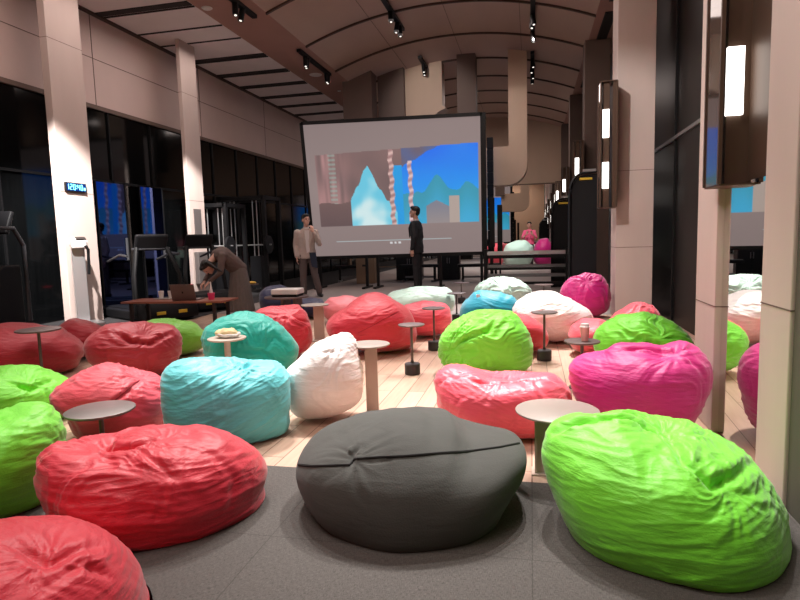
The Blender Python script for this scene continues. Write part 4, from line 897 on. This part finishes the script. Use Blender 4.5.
# body scanner with handset in front of the near left column
bs = empty('body_scanner', (-6.44, 7.27, 0), .95, 'slim grey and white body composition scanner against the left column', 'scanner')
MB().span((-.2, -.35, 0), (.2, .08, .07)).build('foot_plate', M['silver'], bs, bevel=.01)
MB().span((-.085, 0, .05), (.085, .09, 1.15)).build('post', M['silver'], bs, bevel=.01)
hd = MB().box((0, -.03, 1.22), (.21, .18, .14), (math.radians(20), 0, 0)).build('head', M['whitepl'], bs, bevel=.03)
MB().box((.02, -.085, 1.285), (.13, .1, .01), (math.radians(20), 0, 0)).build('display', M['glassb'], hd)
MB().tube([(.07, -.12, 1.18), (.1, -.12, 1.12), (.1, -.1, .9), (.09, -.09, .76)], .022, 10).build('handset', M['black'], bs, smooth=True)
# digital clock on column
SPOTS = [  # lamp position, aim, watts, cone
    ((.05, 5.4, 5.3), (-.1, 3.5, 0), 1000, 40),
    ((-.6, 5.8, 5.4), (-.2, 3.6, .2), 900, 16),
    ((-2.6, 5.6, 5.4), (-1.6, 3.6, 0), 900, 40),
    ((-2.9, 5.4, 5.4), (-1.85, 3.3, .3), 600, 14),
    ((-1.2, 5.2, 5.5), (-.45, 2.5, 0), 520, 38),
    ((.4, 4.6, 5.3), (.6, 2.3, 0), 480, 38),
    ((-2.6, 4.8, 5.4), (-1.8, 2.1, 0), 430, 40),
    ((.05, 8.0, 5.3), (.2, 6.6, 0), 2100, 34),
    ((-2.6, 8.2, 5.4), (-1.8, 6.0, 0), 750, 40),
    ((.05, 11.2, 5.2), (-.4, 8.8, 0), 2300, 36),
    ((-2.6, 11.3, 5.3), (-1.6, 8.3, 0), 1000, 40),
    ((.05, 6.6, 5.3), (-.35, 5.0, 0), 700, 34),
    ((-4.7, 9.1, 4.9), (-3.2, 7.6, 0), 360, 46),
    ((-4.7, 6.2, 4.9), (-2.5, 4.7, 0), 500, 42),
    ((-4.7, 4.6, 4.9), (-6.6, 7.5, 1.4), 5600, 30),
    ((-4.7, 8.0, 4.9), (-6.6, 10.8, 1.4), 3400, 28),
    ((-4.7, 4.2, 4.9), (-3.3, 2.9, 0), 330, 42),
    ((-4.7, 12.1, 4.9), (-4.2, 11.3, 1), 260, 50),
    ((-2.6, 1.5, 5.3), (1.1, 3.2, 1.6), 300, 50),  # added spot, brightens the faces of the near right columns
    ((-2.0, 4.0, 5.4), (1.3, 8.2, 1.6), 1000, 34),  # added spot, brightens the face of the middle right column
    ((.05, 12.8, 5.2), (-.3, 15.0, 3.2), 110, 60),
    ((-2.6, 13.2, 5.3), (-2.4, 15.4, 4.3), 60, 80),
    ((.05, 19.5, 5.2), (-.3, 22.0, 0), 600, 70),
    ((-2.6, 19.5, 5.2), (-2.6, 21.0, 0), 400, 70),
]
SOFT = [(-1.6, .6, 5.3, 3, 3, 150), (-1.6, 6.5, 5.3, 3, 3, 90), (-1.6, 11.5, 5.3, 3, 3, 80), (-1.6, 18.5, 5.3, 3, 3, 110), (-5.9, 7.5, 4.95, .8, 8, 80)]  # added soft fill areas, no fittings hang there
ck = empty('digital_clock', (-6.6, 7.48, 2.04), PI/2, 'black digital clock with glowing blue digits high on the left column', 'clock')
MB().span((-.2, -.035, -.065), (.2, 0, .065)).build('case', M['blackpl'], ck, bevel=.006)
MB().span((-.185, -.0375, -.055), (.185, -.034, .055)).build('display_panel', M['blueglow'], ck)
SEG = {'0': 'abcdef', '1': 'bc', '2': 'abged', '4': 'fgbc', '8': 'abcdefg'}
def digit(mb, ch, cx, cz, w, h, t):
    s_ = {'a': (0, h/2, w, t), 'g': (0, 0, w, t), 'd': (0, -h/2, w, t), 'f': (-w/2, h/4, t, h/2), 'b': (w/2, h/4, t, h/2), 'e': (-w/2, -h/4, t, h/2), 'c': (w/2, -h/4, t, h/2)}
    for q in SEG[ch]:
        x, z, a, b = s_[q]; mb.box((cx+x, -.039, cz+z), (a, .003, b))
mb = MB()
mb.box((-.155, -.039, 0), (.008, .003, .075))
for ch, x in zip('2040', (-.107, -.044, .036, .1)): digit(mb, ch, x, 0, .034, .076, .0065)
mb.box((0, -.039, .018), (.009, .003, .009)); mb.box((0, -.039, -.018), (.009, .003, .009))
digit(mb, '1', .142, -.018, .014, .034, .006); digit(mb, '0', .165, -.018, .014, .034, .006)
mb.build('digits', M['cyanled'], ck)
o = MB().span((-6.6, 10.58, 1.35), (-6.585, 10.84, 1.86)).build('notice_plate', M['plate']); tag(o, 'grey rectangular notice plate on the second left column', 'sign')
o = MB().span((-6.6, 10.5, .35), (-6.5, 10.85, 1.0)).build('wall_box', M['plate'], bevel=.02); tag(o, 'grey box low on the second left column behind the stooping woman', 'box')

# ------------------------------------------------------------------ people
def capsule(mb, p, q, r1, r2, flat=1.0, fd=None, n=14):
    """tapered limb with rounded ends"""
    p = Vector(p); q = Vector(q)
    mb.cyl(p, q, r1, r2, n); mb.ball(p, r1, n=8); mb.ball(q, r2, n=8)
def skinmesh(mb, name, m, parent, vox=.013, smooth=6, dis=0):
    bm = mb.bm; me = bpy.data.meshes.new(name); bm.to_mesh(me); bm.free()
    o = bpy.data.objects.new(name, me); COL.objects.link(o)
    r = o.modifiers.new('r', 'REMESH'); r.mode = 'VOXEL'; r.voxel_size = vox; r.use_smooth_shade = True
    s_ = o.modifiers.new('s', 'SMOOTH'); s_.factor = .5; s_.iterations = smooth
    dg = bpy.context.evaluated_depsgraph_get(); ev = o.evaluated_get(dg)
    me2 = bpy.data.meshes.new_from_object(ev); o.modifiers.clear(); o.data = me2
    if dis:
        for v in me2.vertices:
            v.co += v.normal*dis*(noise.noise(Vector((v.co.x*9, v.co.y*9, v.co.z*16)))+.5*noise.noise(v.co*30))
    me2.materials.clear(); me2.materials.append(m)
    for pl in me2.polygons: pl.use_smooth = True
    o.parent = parent
    return o
def ring(mb, prof):
    """stack of ellipses (x, y, z, rx, ry) lofted"""
    n = 28; rings = []
    for (x, y, z, rx, ry) in prof:
        rings.append([mb.bm.verts.new((x+rx*math.cos(2*PI*k/n), y+ry*math.sin(2*PI*k/n), z)) for k in range(n)])
    for i in range(len(rings)-1):
        for k in range(n): mb.bm.faces.new((rings[i][k], rings[i][(k+1) % n], rings[i+1][(k+1) % n], rings[i+1][k]))
    mb.bm.faces.new(rings[0][::-1]); mb.bm.faces.new(rings[-1])
def head(mb, c, fwd, up=Vector((0, 0, 1)), s=1.0):
    f = Vector(fwd).normalized(); up = (up-f*up.dot(f)).normalized(); r = f.cross(up)
    Mx = Matrix((r, f, up)).transposed()
    rot = Mx.to_euler()
    c = Vector(c)
    P = lambda x, y, z: c+(r*x+f*y+up*z)*s
    mb.ball(P(0, -.012, .025), (.077*s, .094*s, .092*s), rot)          # skull
    mb.ball(P(0, .022, -.045), (.058*s, .066*s, .072*s), rot)          # jaw
    mb.ball(P(0, .070, -.095), (.024*s, .022*s, .018*s), rot)          # chin
    mb.cyl(P(0, .086, .022), P(0, .112, -.026), .009*s, .016*s, 8)     # nose
    mb.ball(P(0, .108, -.028), (.015*s, .013*s, .010*s), rot, 6)
    mb.ball(P(0, .086, -.062), (.024*s, .012*s, .006*s), rot, 6)       # lips
    mb.ball(P(0, .085, -.073), (.020*s, .012*s, .006*s), rot, 6)
    mb.ball(P(0, .084, .034), (.052*s, .014*s, .009*s), rot, 6)        # brow
    for sx in (-1, 1): mb.ball(P(sx*.079, -.006, -.012), (.011*s, .022*s, .033*s), rot, 8)
    return P, rot
def eyes(P, rot, parent, s=1.0):
    mb = MB()
    for sx in (-1, 1): mb.ball(P(sx*.031, .084, .010), (.0125*s, .008*s, .007*s), rot, 6)
    return mb.build('eyes', M['hair'], parent, smooth='all')
def hand(mb, wrist, d, side, palm_n, s=1.0, curl=.5):
    """palm plus four fingers and a thumb; d = direction of the fingers, side = towards the thumb"""
    w = Vector(wrist); d = Vector(d).normalized(); side = Vector(side); side = (side-d*side.dot(d)).normalized()
    nn = Vector(palm_n); nn = (nn-d*nn.dot(d)-side*nn.dot(side)).normalized()
    for t in (-.028, -.01, .01, .028): capsule(mb, w+side*t*.7, w+d*.085*s+side*t, .016, .013, n=8)
    for t, L in ((.030, .070), (.010, .080), (-.010, .074), (-.029, .058)):
        a = w+d*.085*s+side*t; b = a+(d*.95+nn*curl*.5)*L*.5*s; c = b+(d*.6+nn*curl*1.3).normalized()*L*.5*s
        capsule(mb, a, b, .0088, .0082, n=8); capsule(mb, b, c, .0082, .0070, n=8)
    a = w+d*.025+side*.030; b = a+(side*.8+d*.7+nn*.25)*.04*s; c = b+(d*.9+side*.25+nn*.4)*.032*s
    capsule(mb, a, b, .013, .010, n=8); capsule(mb, b, c, .010, .008, n=8)
def hair_cap(P, rot, parent, s=1.0, extra=None):
    mb = MB()
    mb.ball(P(0, -.026, .050), (.086*s, .098*s, .082*s), rot)
    mb.ball(P(0, -.062, .0), (.070*s, .055*s, .080*s), rot)
    mb.ball(P(0, .045, .096), (.066*s, .050*s, .032*s), rot)
    if extra: extra(mb)
    return skinmesh(mb, 'hair', M['hair'], parent, vox=.009, smooth=3, dis=.006)
def shoe(mb, a, d):
    a = Vector(a); d = Vector(d).normalized()
    capsule(mb, a+Vector((0, 0, .045))-d*.04, a+d*.15+Vector((0, 0, .035)), .045, .036)

def person(loc, rz, label, S, build):
    root = empty('person', loc, rz, label, 'person'); build(root); root.scale = (S, S, S); return root

# local frame: the figure faces -Y
def black_suit(root):
    bd = MB()
    P, rot = head(bd, (0, -.03, 1.63), (0, -1, .02))
    capsule(bd, (0, 0, 1.38), (0, -.015, 1.56), .056, .052)
    ring(bd, [(0, 0, .88, .15, .10), (0, 0, 1.1, .13, .10), (0, 0, 1.3, .16, .11), (0, 0, 1.42, .12, .08)])
    for sx in (-1, 1):
        capsule(bd, (sx*.09, 0, .88), (sx*.09, 0, .48), .075, .055); capsule(bd, (sx*.09, 0, .48), (sx*.09, .01, .08), .052, .04)
        sh = Vector((sx*.19, 0, 1.38)); el = Vector((sx*.235, .03, 1.10)); wr = Vector((sx*.235, -.03, .85))
        capsule(bd, sh, el, .045, .038); capsule(bd, el, wr, .036, .026)
        hand(bd, wr, (0, -.05, -1), (0, -1, 0), (-sx, 0, 0), curl=.5)
    skinmesh(bd, 'body', M['skin'], root, vox=.0095, smooth=3)
    eyes(P, rot, root); hair_cap(P, rot, root)
    j = MB(); ring(j, [(0, .005, .77, .20, .135), (0, .005, .90, .195, .135), (0, 0, 1.08, .165, .12), (0, 0, 1.28, .195, .135), (0, 0, 1.40, .165, .10), (0, 0, 1.455, .075, .066)])
    for sx in (-1, 1):
        capsule(j, (sx*.175, 0, 1.375), (sx*.235, .03, 1.10), .070, .058); capsule(j, (sx*.235, .03, 1.10), (sx*.235, -.03, .87), .056, .045)
    skinmesh(j, 'suit_jacket', M['suitb'], root, dis=.006)
    cl = MB(); cl.lathe([(.062, 1.44), (.066, 1.45), (.06, 1.485), (.056, 1.485)], 24); cl.prism([(-.04, -.128, 1.40), (.04, -.128, 1.40), (0, -.14, 1.15)], (0, .03, 0)); cl.build('shirt', M['shirtw'], root, smooth=True)
    ls = MB()
    for sx in (-1, 1): ls.prism([(sx*.03, -.085, 1.46), (sx*.085, -.09, 1.43), (sx*.09, -.142, 1.30), (sx*.01, -.152, 1.10)], (0, -.008, 0))
    ls.build('lapel', M['suitb'], root)
    t_ = MB()
    ring(t_, [(0, 0, .84, .165, .12), (0, 0, .95, .16, .115)])
    for sx in (-1, 1): capsule(t_, (sx*.085, 0, .86), (sx*.088, 0, .48), .096, .074); capsule(t_, (sx*.088, 0, .48), (sx*.09, .01, .10), .074, .066)
    skinmesh(t_, 'trousers', M['suitb'], root, dis=.006)
    for sx in (-1, 1):
        s_ = MB(); shoe(s_, (sx*.09, .0, 0), (sx*.1, -1, 0)); skinmesh(s_, 'shoe', M['shoe'], root, vox=.01)

def tan_suit(root):
    bd = MB()
    P, rot = head(bd, (.0, -.03, 1.60), (.35, -1, .05))
    capsule(bd, (0, 0, 1.36), (0, -.015, 1.53), .054, .050)
    ring(bd, [(0, 0, .88, .15, .10), (0, 0, 1.1, .13, .10), (0, 0, 1.3, .16, .11), (0, 0, 1.40, .12, .08)])
    hips = [(-.09, 0, .88), (.09, 0, .88)]; kn = [(-.10, 0, .48), (.13, -.05, .48)]; an = [(-.10, .02, .08), (.22, -.02, .08)]
    for h_, k_, a_ in zip(hips, kn, an): capsule(bd, h_, k_, .075, .052); capsule(bd, k_, a_, .05, .038)
    # hanging arm on its right, raised arm to the chin on its left
    A = [Vector((-.185, 0, 1.35)), Vector((-.235, .04, 1.08)), Vector((-.22, -.04, .84))]
    Bq = [Vector((.185, 0, 1.35)), Vector((.25, -.10, 1.10)), Vector((.12, -.20, 1.36))]
    capsule(bd, A[0], A[1], .044, .036); capsule(bd, A[1], A[2], .034, .025)
    capsule(bd, Bq[0], Bq[1], .044, .036); capsule(bd, Bq[1], Bq[2], .034, .026)
    hand(bd, A[2], (0, -.08, -1), (0, -1, 0), (1, 0, 0))
    hand(bd, Bq[2], (-.25, .12, 1), (-.8, -.3, 0), (-.2, 1, 0), curl=.9)
    skinmesh(bd, 'body', M['skin'], root, vox=.0095, smooth=3)
    eyes(P, rot, root); hair_cap(P, rot, root)
    j = MB(); ring(j, [(0, .01, .80, .195, .13), (0, .005, .92, .185, .13), (0, 0, 1.08, .165, .12), (0, 0, 1.26, .19, .13), (0, 0, 1.375, .16, .10), (0, 0, 1.43, .075, .062)])
    capsule(j, A[0], A[1], .068, .056); capsule(j, A[1], A[2]+Vector((0, 0, .02)), .055, .043)
    capsule(j, Bq[0], Bq[1], .068, .056); capsule(j, Bq[1], Bq[2]-Vector((-.02, .0, .04)), .055, .043)
    skinmesh(j, 'suit_jacket', M['suitt'], root, dis=.008)
    cl = MB(); cl.lathe([(.06, 1.41), (.064, 1.42), (.058, 1.46), (.054, 1.46)], 24)
    cl.prism([(-.05, -.125, 1.39), (.05, -.125, 1.39), (.045, -.142, .95), (-.02, -.142, .92)], (0, .03, 0)); cl.build('shirt', M['shirtw'], root, smooth=True)
    ls = MB()
    for sx in (-1, 1): ls.prism([(sx*.03, -.08, 1.44), (sx*.09, -.09, 1.40), (sx*.10, -.145, 1.26), (sx*.03, -.155, 1.0)], (0, -.008, 0))
    ls.build('lapel', M['suitt'], root)
    t_ = MB(); ring(t_, [(0, 0, .82, .16, .118), (0, 0, .95, .155, .112)])
    for i in (0, 1): capsule(t_, hips[i], kn[i], .098, .076); capsule(t_, kn[i], (an[i][0], an[i][1], .1), .076, .068)
    skinmesh(t_, 'trousers', M['trous'], root, dis=.007)
    ap = MB(); ap.prism([(.03, -.135, .93), (.17, -.10, .93), (.19, -.13, .60), (.07, -.16, .64)], (0, .02, 0)); tag(ap.build('dark_cloth', M['navyt'], root), 'dark navy cloth hanging at the waist')
    for i in (0, 1):
        s_ = MB(); shoe(s_, (an[i][0], an[i][1], 0), (an[i][0]*.5+.1, -1, 0)); skinmesh(s_, 'shoe', M['shoe'], root, vox=.01)

def stooping(root):
    # bends forward (towards -Y) over the desk
    hip = Vector((0, .1, .84)); chest = Vector((0, -.20, 1.12)); sh = Vector((0, -.30, 1.14))
    bd = MB()
    P, rot = head(bd, (0, -.47, .93), (0, -.35, -.95), up=Vector((0, -1, .5)))
    capsule(bd, sh, (0, -.43, 1.0), .055, .05)
    capsule(bd, hip+Vector((0, -.03, .02)), chest, .10, .115); capsule(bd, chest+Vector((-.09, -.04, 0)), chest+Vector((.09, -.04, 0)), .09, .09)
    for sx in (-1, 1):
        capsule(bd, (sx*.07, .08, .80), (sx*.09, .06, .47), .07, .055); capsule(bd, (sx*.09, .06, .47), (sx*.09, .1, .08), .052, .036)
        s0 = Vector((sx*.18, -.28, 1.12)); el = Vector((sx*.23, -.34, .84)); wr = Vector((sx*.12, -.50, .68))
        capsule(bd, s0, el, .042, .034); capsule(bd, el, wr, .032, .023)
        hand(bd, wr, (-sx*.2, -.7, -.7), (-sx, 0, 0), (0, .7, -.7), curl=.7)
    skinmesh(bd, 'body', M['skin'], root, vox=.0095, smooth=3)
    eyes(P, rot, root)
    def ex(mb):
        for kx in range(9):
            a = (kx-4)*.022
            capsule(mb, P(a*1.4, -.06, .06), P(a*3.2, .02+.015*(kx % 2), -.15-.03*(kx % 3)) if abs(kx-4) > 1 else P(a*1.5, -.11, -.12), .032, .014, n=8)
    hair_cap(P, rot, root, extra=ex)
    c = MB(); capsule(c, hip+Vector((0, -.02, .03)), chest, .15, .155); capsule(c, chest+Vector((-.09, -.05, 0)), chest+Vector((.09, -.05, 0)), .115, .115)
    for sx in (-1, 1):
        s0 = Vector((sx*.18, -.27, 1.12)); el = Vector((sx*.23, -.34, .84)); wr = Vector((sx*.13, -.48, .70))
        capsule(c, s0, el, .066, .052); capsule(c, el, wr, .05, .038)
    skinmesh(c, 'cardigan', M['dress'], root, dis=.008)
    s_ = MB(); ring(s_, [(0, .09, .12, .25, .23), (0, .08, .4, .22, .20), (0, .08, .7, .18, .165), (0, .07, .9, .15, .14)])
    o_ = skinmesh(s_, 'skirt', M['skirt'], root, smooth=2)
    for v in o_.data.vertices:
        a = math.atan2(v.co.y-.08, v.co.x); v.co += Vector((math.cos(a), math.sin(a), 0))*.012*math.sin(a*17)*max(0, (.9-v.co.z))
    for sx in (-1, 1):
        q = MB(); shoe(q, (sx*.09, .1, 0), (0, -1, 0)); skinmesh(q, 'shoe', M['shoe'], root, vox=.01)

def pink_person(root):
    bd = MB()
    P, rot = head(bd, (0, -.03, 1.52), (0, -1, 0))
    capsule(bd, (0, 0, 1.3), (0, -.01, 1.45), .05, .046)
    ring(bd, [(0, 0, .84, .15, .10), (0, 0, 1.02, .12, .09), (0, 0, 1.22, .15, .10), (0, 0, 1.33, .11, .08)])
    for sx in (-1, 1):
        capsule(bd, (sx*.085, 0, .84), (sx*.09, 0, .46), .075, .052); capsule(bd, (sx*.09, 0, .46), (sx*.09, 0, .08), .05, .036)
        s0 = Vector((sx*.17, 0, 1.28)); el = Vector((sx*.24, -.06, 1.05)); wr = Vector((sx*.10, -.24, 1.18))
        capsule(bd, s0, el, .042, .034); capsule(bd, el, wr, .032, .024); hand(bd, wr, (-sx*.3, -.2, 1), (-sx, 0, 0), (0, -1, 0), curl=.8)
    skinmesh(bd, 'body', M['skin'], root, vox=.0095, smooth=3)
    eyes(P, rot, root); hair_cap(P, rot, root)
    j = MB(); ring(j, [(0, 0, .80, .19, .13), (0, 0, 1.0, .165, .12), (0, 0, 1.2, .18, .125), (0, 0, 1.31, .14, .09), (0, 0, 1.36, .07, .06)])
    for sx in (-1, 1): capsule(j, (sx*.165, 0, 1.28), (sx*.235, -.05, 1.07), .068, .062)
    skinmesh(j, 'pink_shirt', M['pinkt'], root, dis=.006)
    t_ = MB(); ring(t_, [(0, 0, .78, .165, .12), (0, 0, .9, .155, .11)])
    for sx in (-1, 1): capsule(t_, (sx*.085, 0, .82), (sx*.09, 0, .46), .09, .07); capsule(t_, (sx*.09, 0, .46), (sx*.09, 0, .1), .07, .06)
    skinmesh(t_, 'trousers', M['suitb'], root, dis=.005)
    for sx in (-1, 1):
        q = MB(); shoe(q, (sx*.09, 0, 0), (0, -1, 0)); skinmesh(q, 'shoe', M['shoe'], root, vox=.01)

person((-2.5, 12.85, 0), -PI/2-.1, 'person in black suit standing in profile before the screen, facing left', 1.06, black_suit)
person((-4.5, 11.3, 0), .45, 'person in taupe suit jacket standing left of the screen, hand raised to chin', .99, tan_suit)
person((-4.42, 8.1, 0), -.7, 'person in brown cardigan and grey skirt bending over beside the desk', .87, stooping)
person((-.06, 22.35, 0), 0, 'person in pink top and dark trousers far back in the hall', 1.0, pink_person)

# ------------------------------------------------------------------ lamps
def lantern(loc, label, w=.22, dpt=.25, z0=1.38, z1=3.05):
    l = empty('wall_lantern', (*loc, 0), 0, label, 'wall lamp', 'tall bronze lanterns along the right columns')
    hw_, hd_ = w/2, dpt/2
    for sx in (-1, 1):
        for sy in (-1, 1):
            MB().span((sx*hw_-.009, sy*hd_-.009, z0), (sx*hw_+.009, sy*hd_+.009, z1)).build('frame_post', M['bronze'], l)
    MB().span((-hw_, -hd_, z0-.008), (hw_, hd_, z0)).build('bottom_plate', M['bronze'], l)
    MB().span((-hw_, -hd_, z1), (hw_, hd_, z1+.012)).build('top_plate', M['bronze'], l)
    MB().span((-hw_-.002, -hd_+.01, z0), (-hw_+.002, hd_-.01, z1)).build('glass_pane', M['lampglass'], l)
    MB().span((hw_-.05, -hd_+.012, z0), (hw_-.005, hd_-.01, z1)).build('back_panel', M['bronze'], l)
    MB().span((-hw_+.035, -hd_+.035, z0), (hw_-.09, hd_-.03, z1)).build('core', M['bronze'], l)
    for a, b in ((1.72, 2.05), (2.36, 2.71)):
        tag(MB().span((-hw_+.028, -hd_+.012, a), (-hw_+.105, -hd_+.034, b)).build('light_panel', M['lamp'], l), 'glowing white panel')
    return l
lantern((1.045, 3.4), 'nearest bronze lantern, above the mirror between the two near right columns', w=.23)
lantern((.97, 8.1), 'bronze lantern on the left edge of the middle right stone column', w=.2, z0=1.48)
lantern((.97, 12.9), 'bronze lantern third along the right side, behind the tall black machine', w=.2, z0=1.48)
lantern((.97, 17.7), 'small lit lantern fourth along the right side', w=.2, z0=1.48)
lantern((.97, 22.2), 'small lit lantern farthest along the right side', w=.2, z0=1.48)

TR = []
def track(p, L, heads, label, ang=0):
    t_ = empty('track_light', (p[0], p[1], p[2]), 0, label, 'track light', 'ceiling track lights')
    MB().span((-.045, 0, -.06), (.045, L, 0)).build('rail', M['black'], t_)
    for (dy, dx, dv) in heads:
        h_ = MB().cyl((0, dy, -.035), (0, dy, -.07), .012, n=8)
        dvec = Vector((dx, dv, -1)).normalized()
        a = Vector((0, dy, -.07)); h_.cyl(a-dvec*.02, a+dvec*.2, .048, n=16)
        hh = h_.build('spot_head', M['black'], t_, smooth=True)
        e = a+dvec*.201
        MB().cyl(e, e+dvec*.004, .022, n=16).build('lens', M['lens'], hh)
        TR.append(((p[0]+e.x, p[1]+e.y, p[2]+e.z), dvec))
    return t_
zr = lambda x: (vz(x) if XL < x < XR else CE)-.005
H2 = [(.25, .1, -.2), (.42, -.1, -.25), (1.0, .1, .1), (1.15, 0, -.2)]
track((-4.68, 8.8, zr(-5)), 1.0, [(.3, .1, -.2), (.55, -.1, -.25)], 'ceiling track on the brown soffit, nearest visible, with two heads')
track((-4.65, 11.7, zr(-5)), 1.9, [(.35, .1, -.2), (.5, -.1, -.25), (1.65, .1, -.1), (1.78, 0, -.2)], 'ceiling track on the brown soffit above the left corner of the screen')
track((-4.68, 15.2, zr(-5)), 1.9, [(.4, .1, -.2), (.7, -.1, -.25), (1.1, .1, -.1), (1.4, 0, -.2)], 'ceiling track farthest along the soffit, behind the screen top')
track((-2.6, 10.6, 5.52), 1.8, [(.7, .1, -.2), (1.3, -.1, -.25), (1.5, .1, -.1)], 'ceiling track hanging from the vault left of centre')
track((-2.6, 14.3, 5.52), 1.8, [(.5, .1, -.2), (.8, -.1, -.25), (1.1, .1, -.1)], 'ceiling track on the vault above the screen top')
track((.05, 11.0, 5.40), 2.0, [(.9, .1, -.2), (1.1, -.1, -.25), (1.9, .1, -.1)], 'ceiling track on the right half of the vault, nearer one')
track((.05, 14.4, 5.40), 2.4, [(.4, .1, -.2), (.9, -.1, -.25), (1.4, .1, -.1), (1.9, 0, .1)], 'ceiling track on the right half of the vault, farther one')
for i, (x, y_, r_, lab) in enumerate([(-5.3, 9.3, .09, 'round white ceiling speaker at the edge of the soffit, nearest'), (-5.0, 13.6, .15, 'round white ceiling disc on the soffit above the screen'), (-4.95, 15.2, .05, 'tiny white ceiling detector on the soffit beyond the disc'), (1.45, 13.8, .16, 'round white ceiling disc on the right soffit')]):
    o = MB().lathe([(0, -.02), (r_*.8, -.02), (r_, -.005), (r_, 0), (0, 0)], 32, c=(x, y_, CE)).build('ceiling_speaker', M['whitepl'], smooth=True); tag(o, lab, 'ceiling speaker')
for i, y_ in enumerate((9.5, 11.5, 15.5)):
    o = empty('ceiling_grille', (1.42, y_, CE), 0, ['dark slotted grille in the right soffit, nearest', 'dark slotted grille in the right soffit before the white disc', 'dark slotted grille in the right soffit beyond the white disc'][i], 'grille')
    MB().span((-.1, 0, -.012), (.1, 1.5, 0)).build('frame', M['black'], o)
    MB().span((-.08, .03, -.016), (.08, 1.47, -.01)).build('slots', M['dark'], o)

# ------------------------------------------------------------------ light
def spot(p, tgt, e, size=60, blend=.6, col=(1, .90, .84), r=.05):
    l = bpy.data.lights.new('spot', 'SPOT'); l.energy = e; l.spot_size = math.radians(size); l.spot_blend = blend; l.color = col; l.shadow_soft_size = r
    o = bpy.data.objects.new('ceiling_spot', l); COL.objects.link(o); o.location = p
    o.rotation_euler = (Vector(tgt)-Vector(p)).to_track_quat('-Z', 'Y').to_euler(); return o
E = 1.0
WC = (1, .95, .91)
for p, t, e, s in SPOTS: spot(p, t, e*E, s, col=WC)
for (x, y_, z, sx, sy, e) in SOFT:  # wide fill lights added to lift the general brightness
    l = bpy.data.lights.new('soft_fill', 'AREA'); l.shape = 'RECTANGLE'; l.size = sx; l.size_y = sy; l.energy = e; l.color = (1, .84, .78)
    o = bpy.data.objects.new('fill_light', l); COL.objects.link(o); o.location = (x, y_, z)
w = bpy.data.worlds.new('world'); SC.world = w; w.use_nodes = True
w.node_tree.nodes['Background'].inputs[0].default_value = (.03, .026, .025, 1)

# ------------------------------------------------------------------ camera
cam = bpy.data.cameras.new('camera'); co = bpy.data.objects.new('camera', cam); COL.objects.link(co)
f = 581.0; cam.sensor_width = 36; cam.lens = f/800*36; cam.clip_start = .05
Yc = Vector((131, 65, -f)).normalized(); Zc = -Vector((155, -5500, -f)).normalized(); Zc = (Zc-Yc*Zc.dot(Yc)).normalized(); Xc = Yc.cross(Zc)
R3 = Matrix((Xc, Yc, Zc))
co.matrix_world = Matrix.Translation((0, 0, 1.15)) @ R3.to_4x4()
SC.camera = co
SC.view_settings.view_transform = 'Standard'; SC.view_settings.look = 'None'; SC.view_settings.gamma = 1; SC.view_settings.exposure = 0
SC.view_settings.use_curve_mapping = False
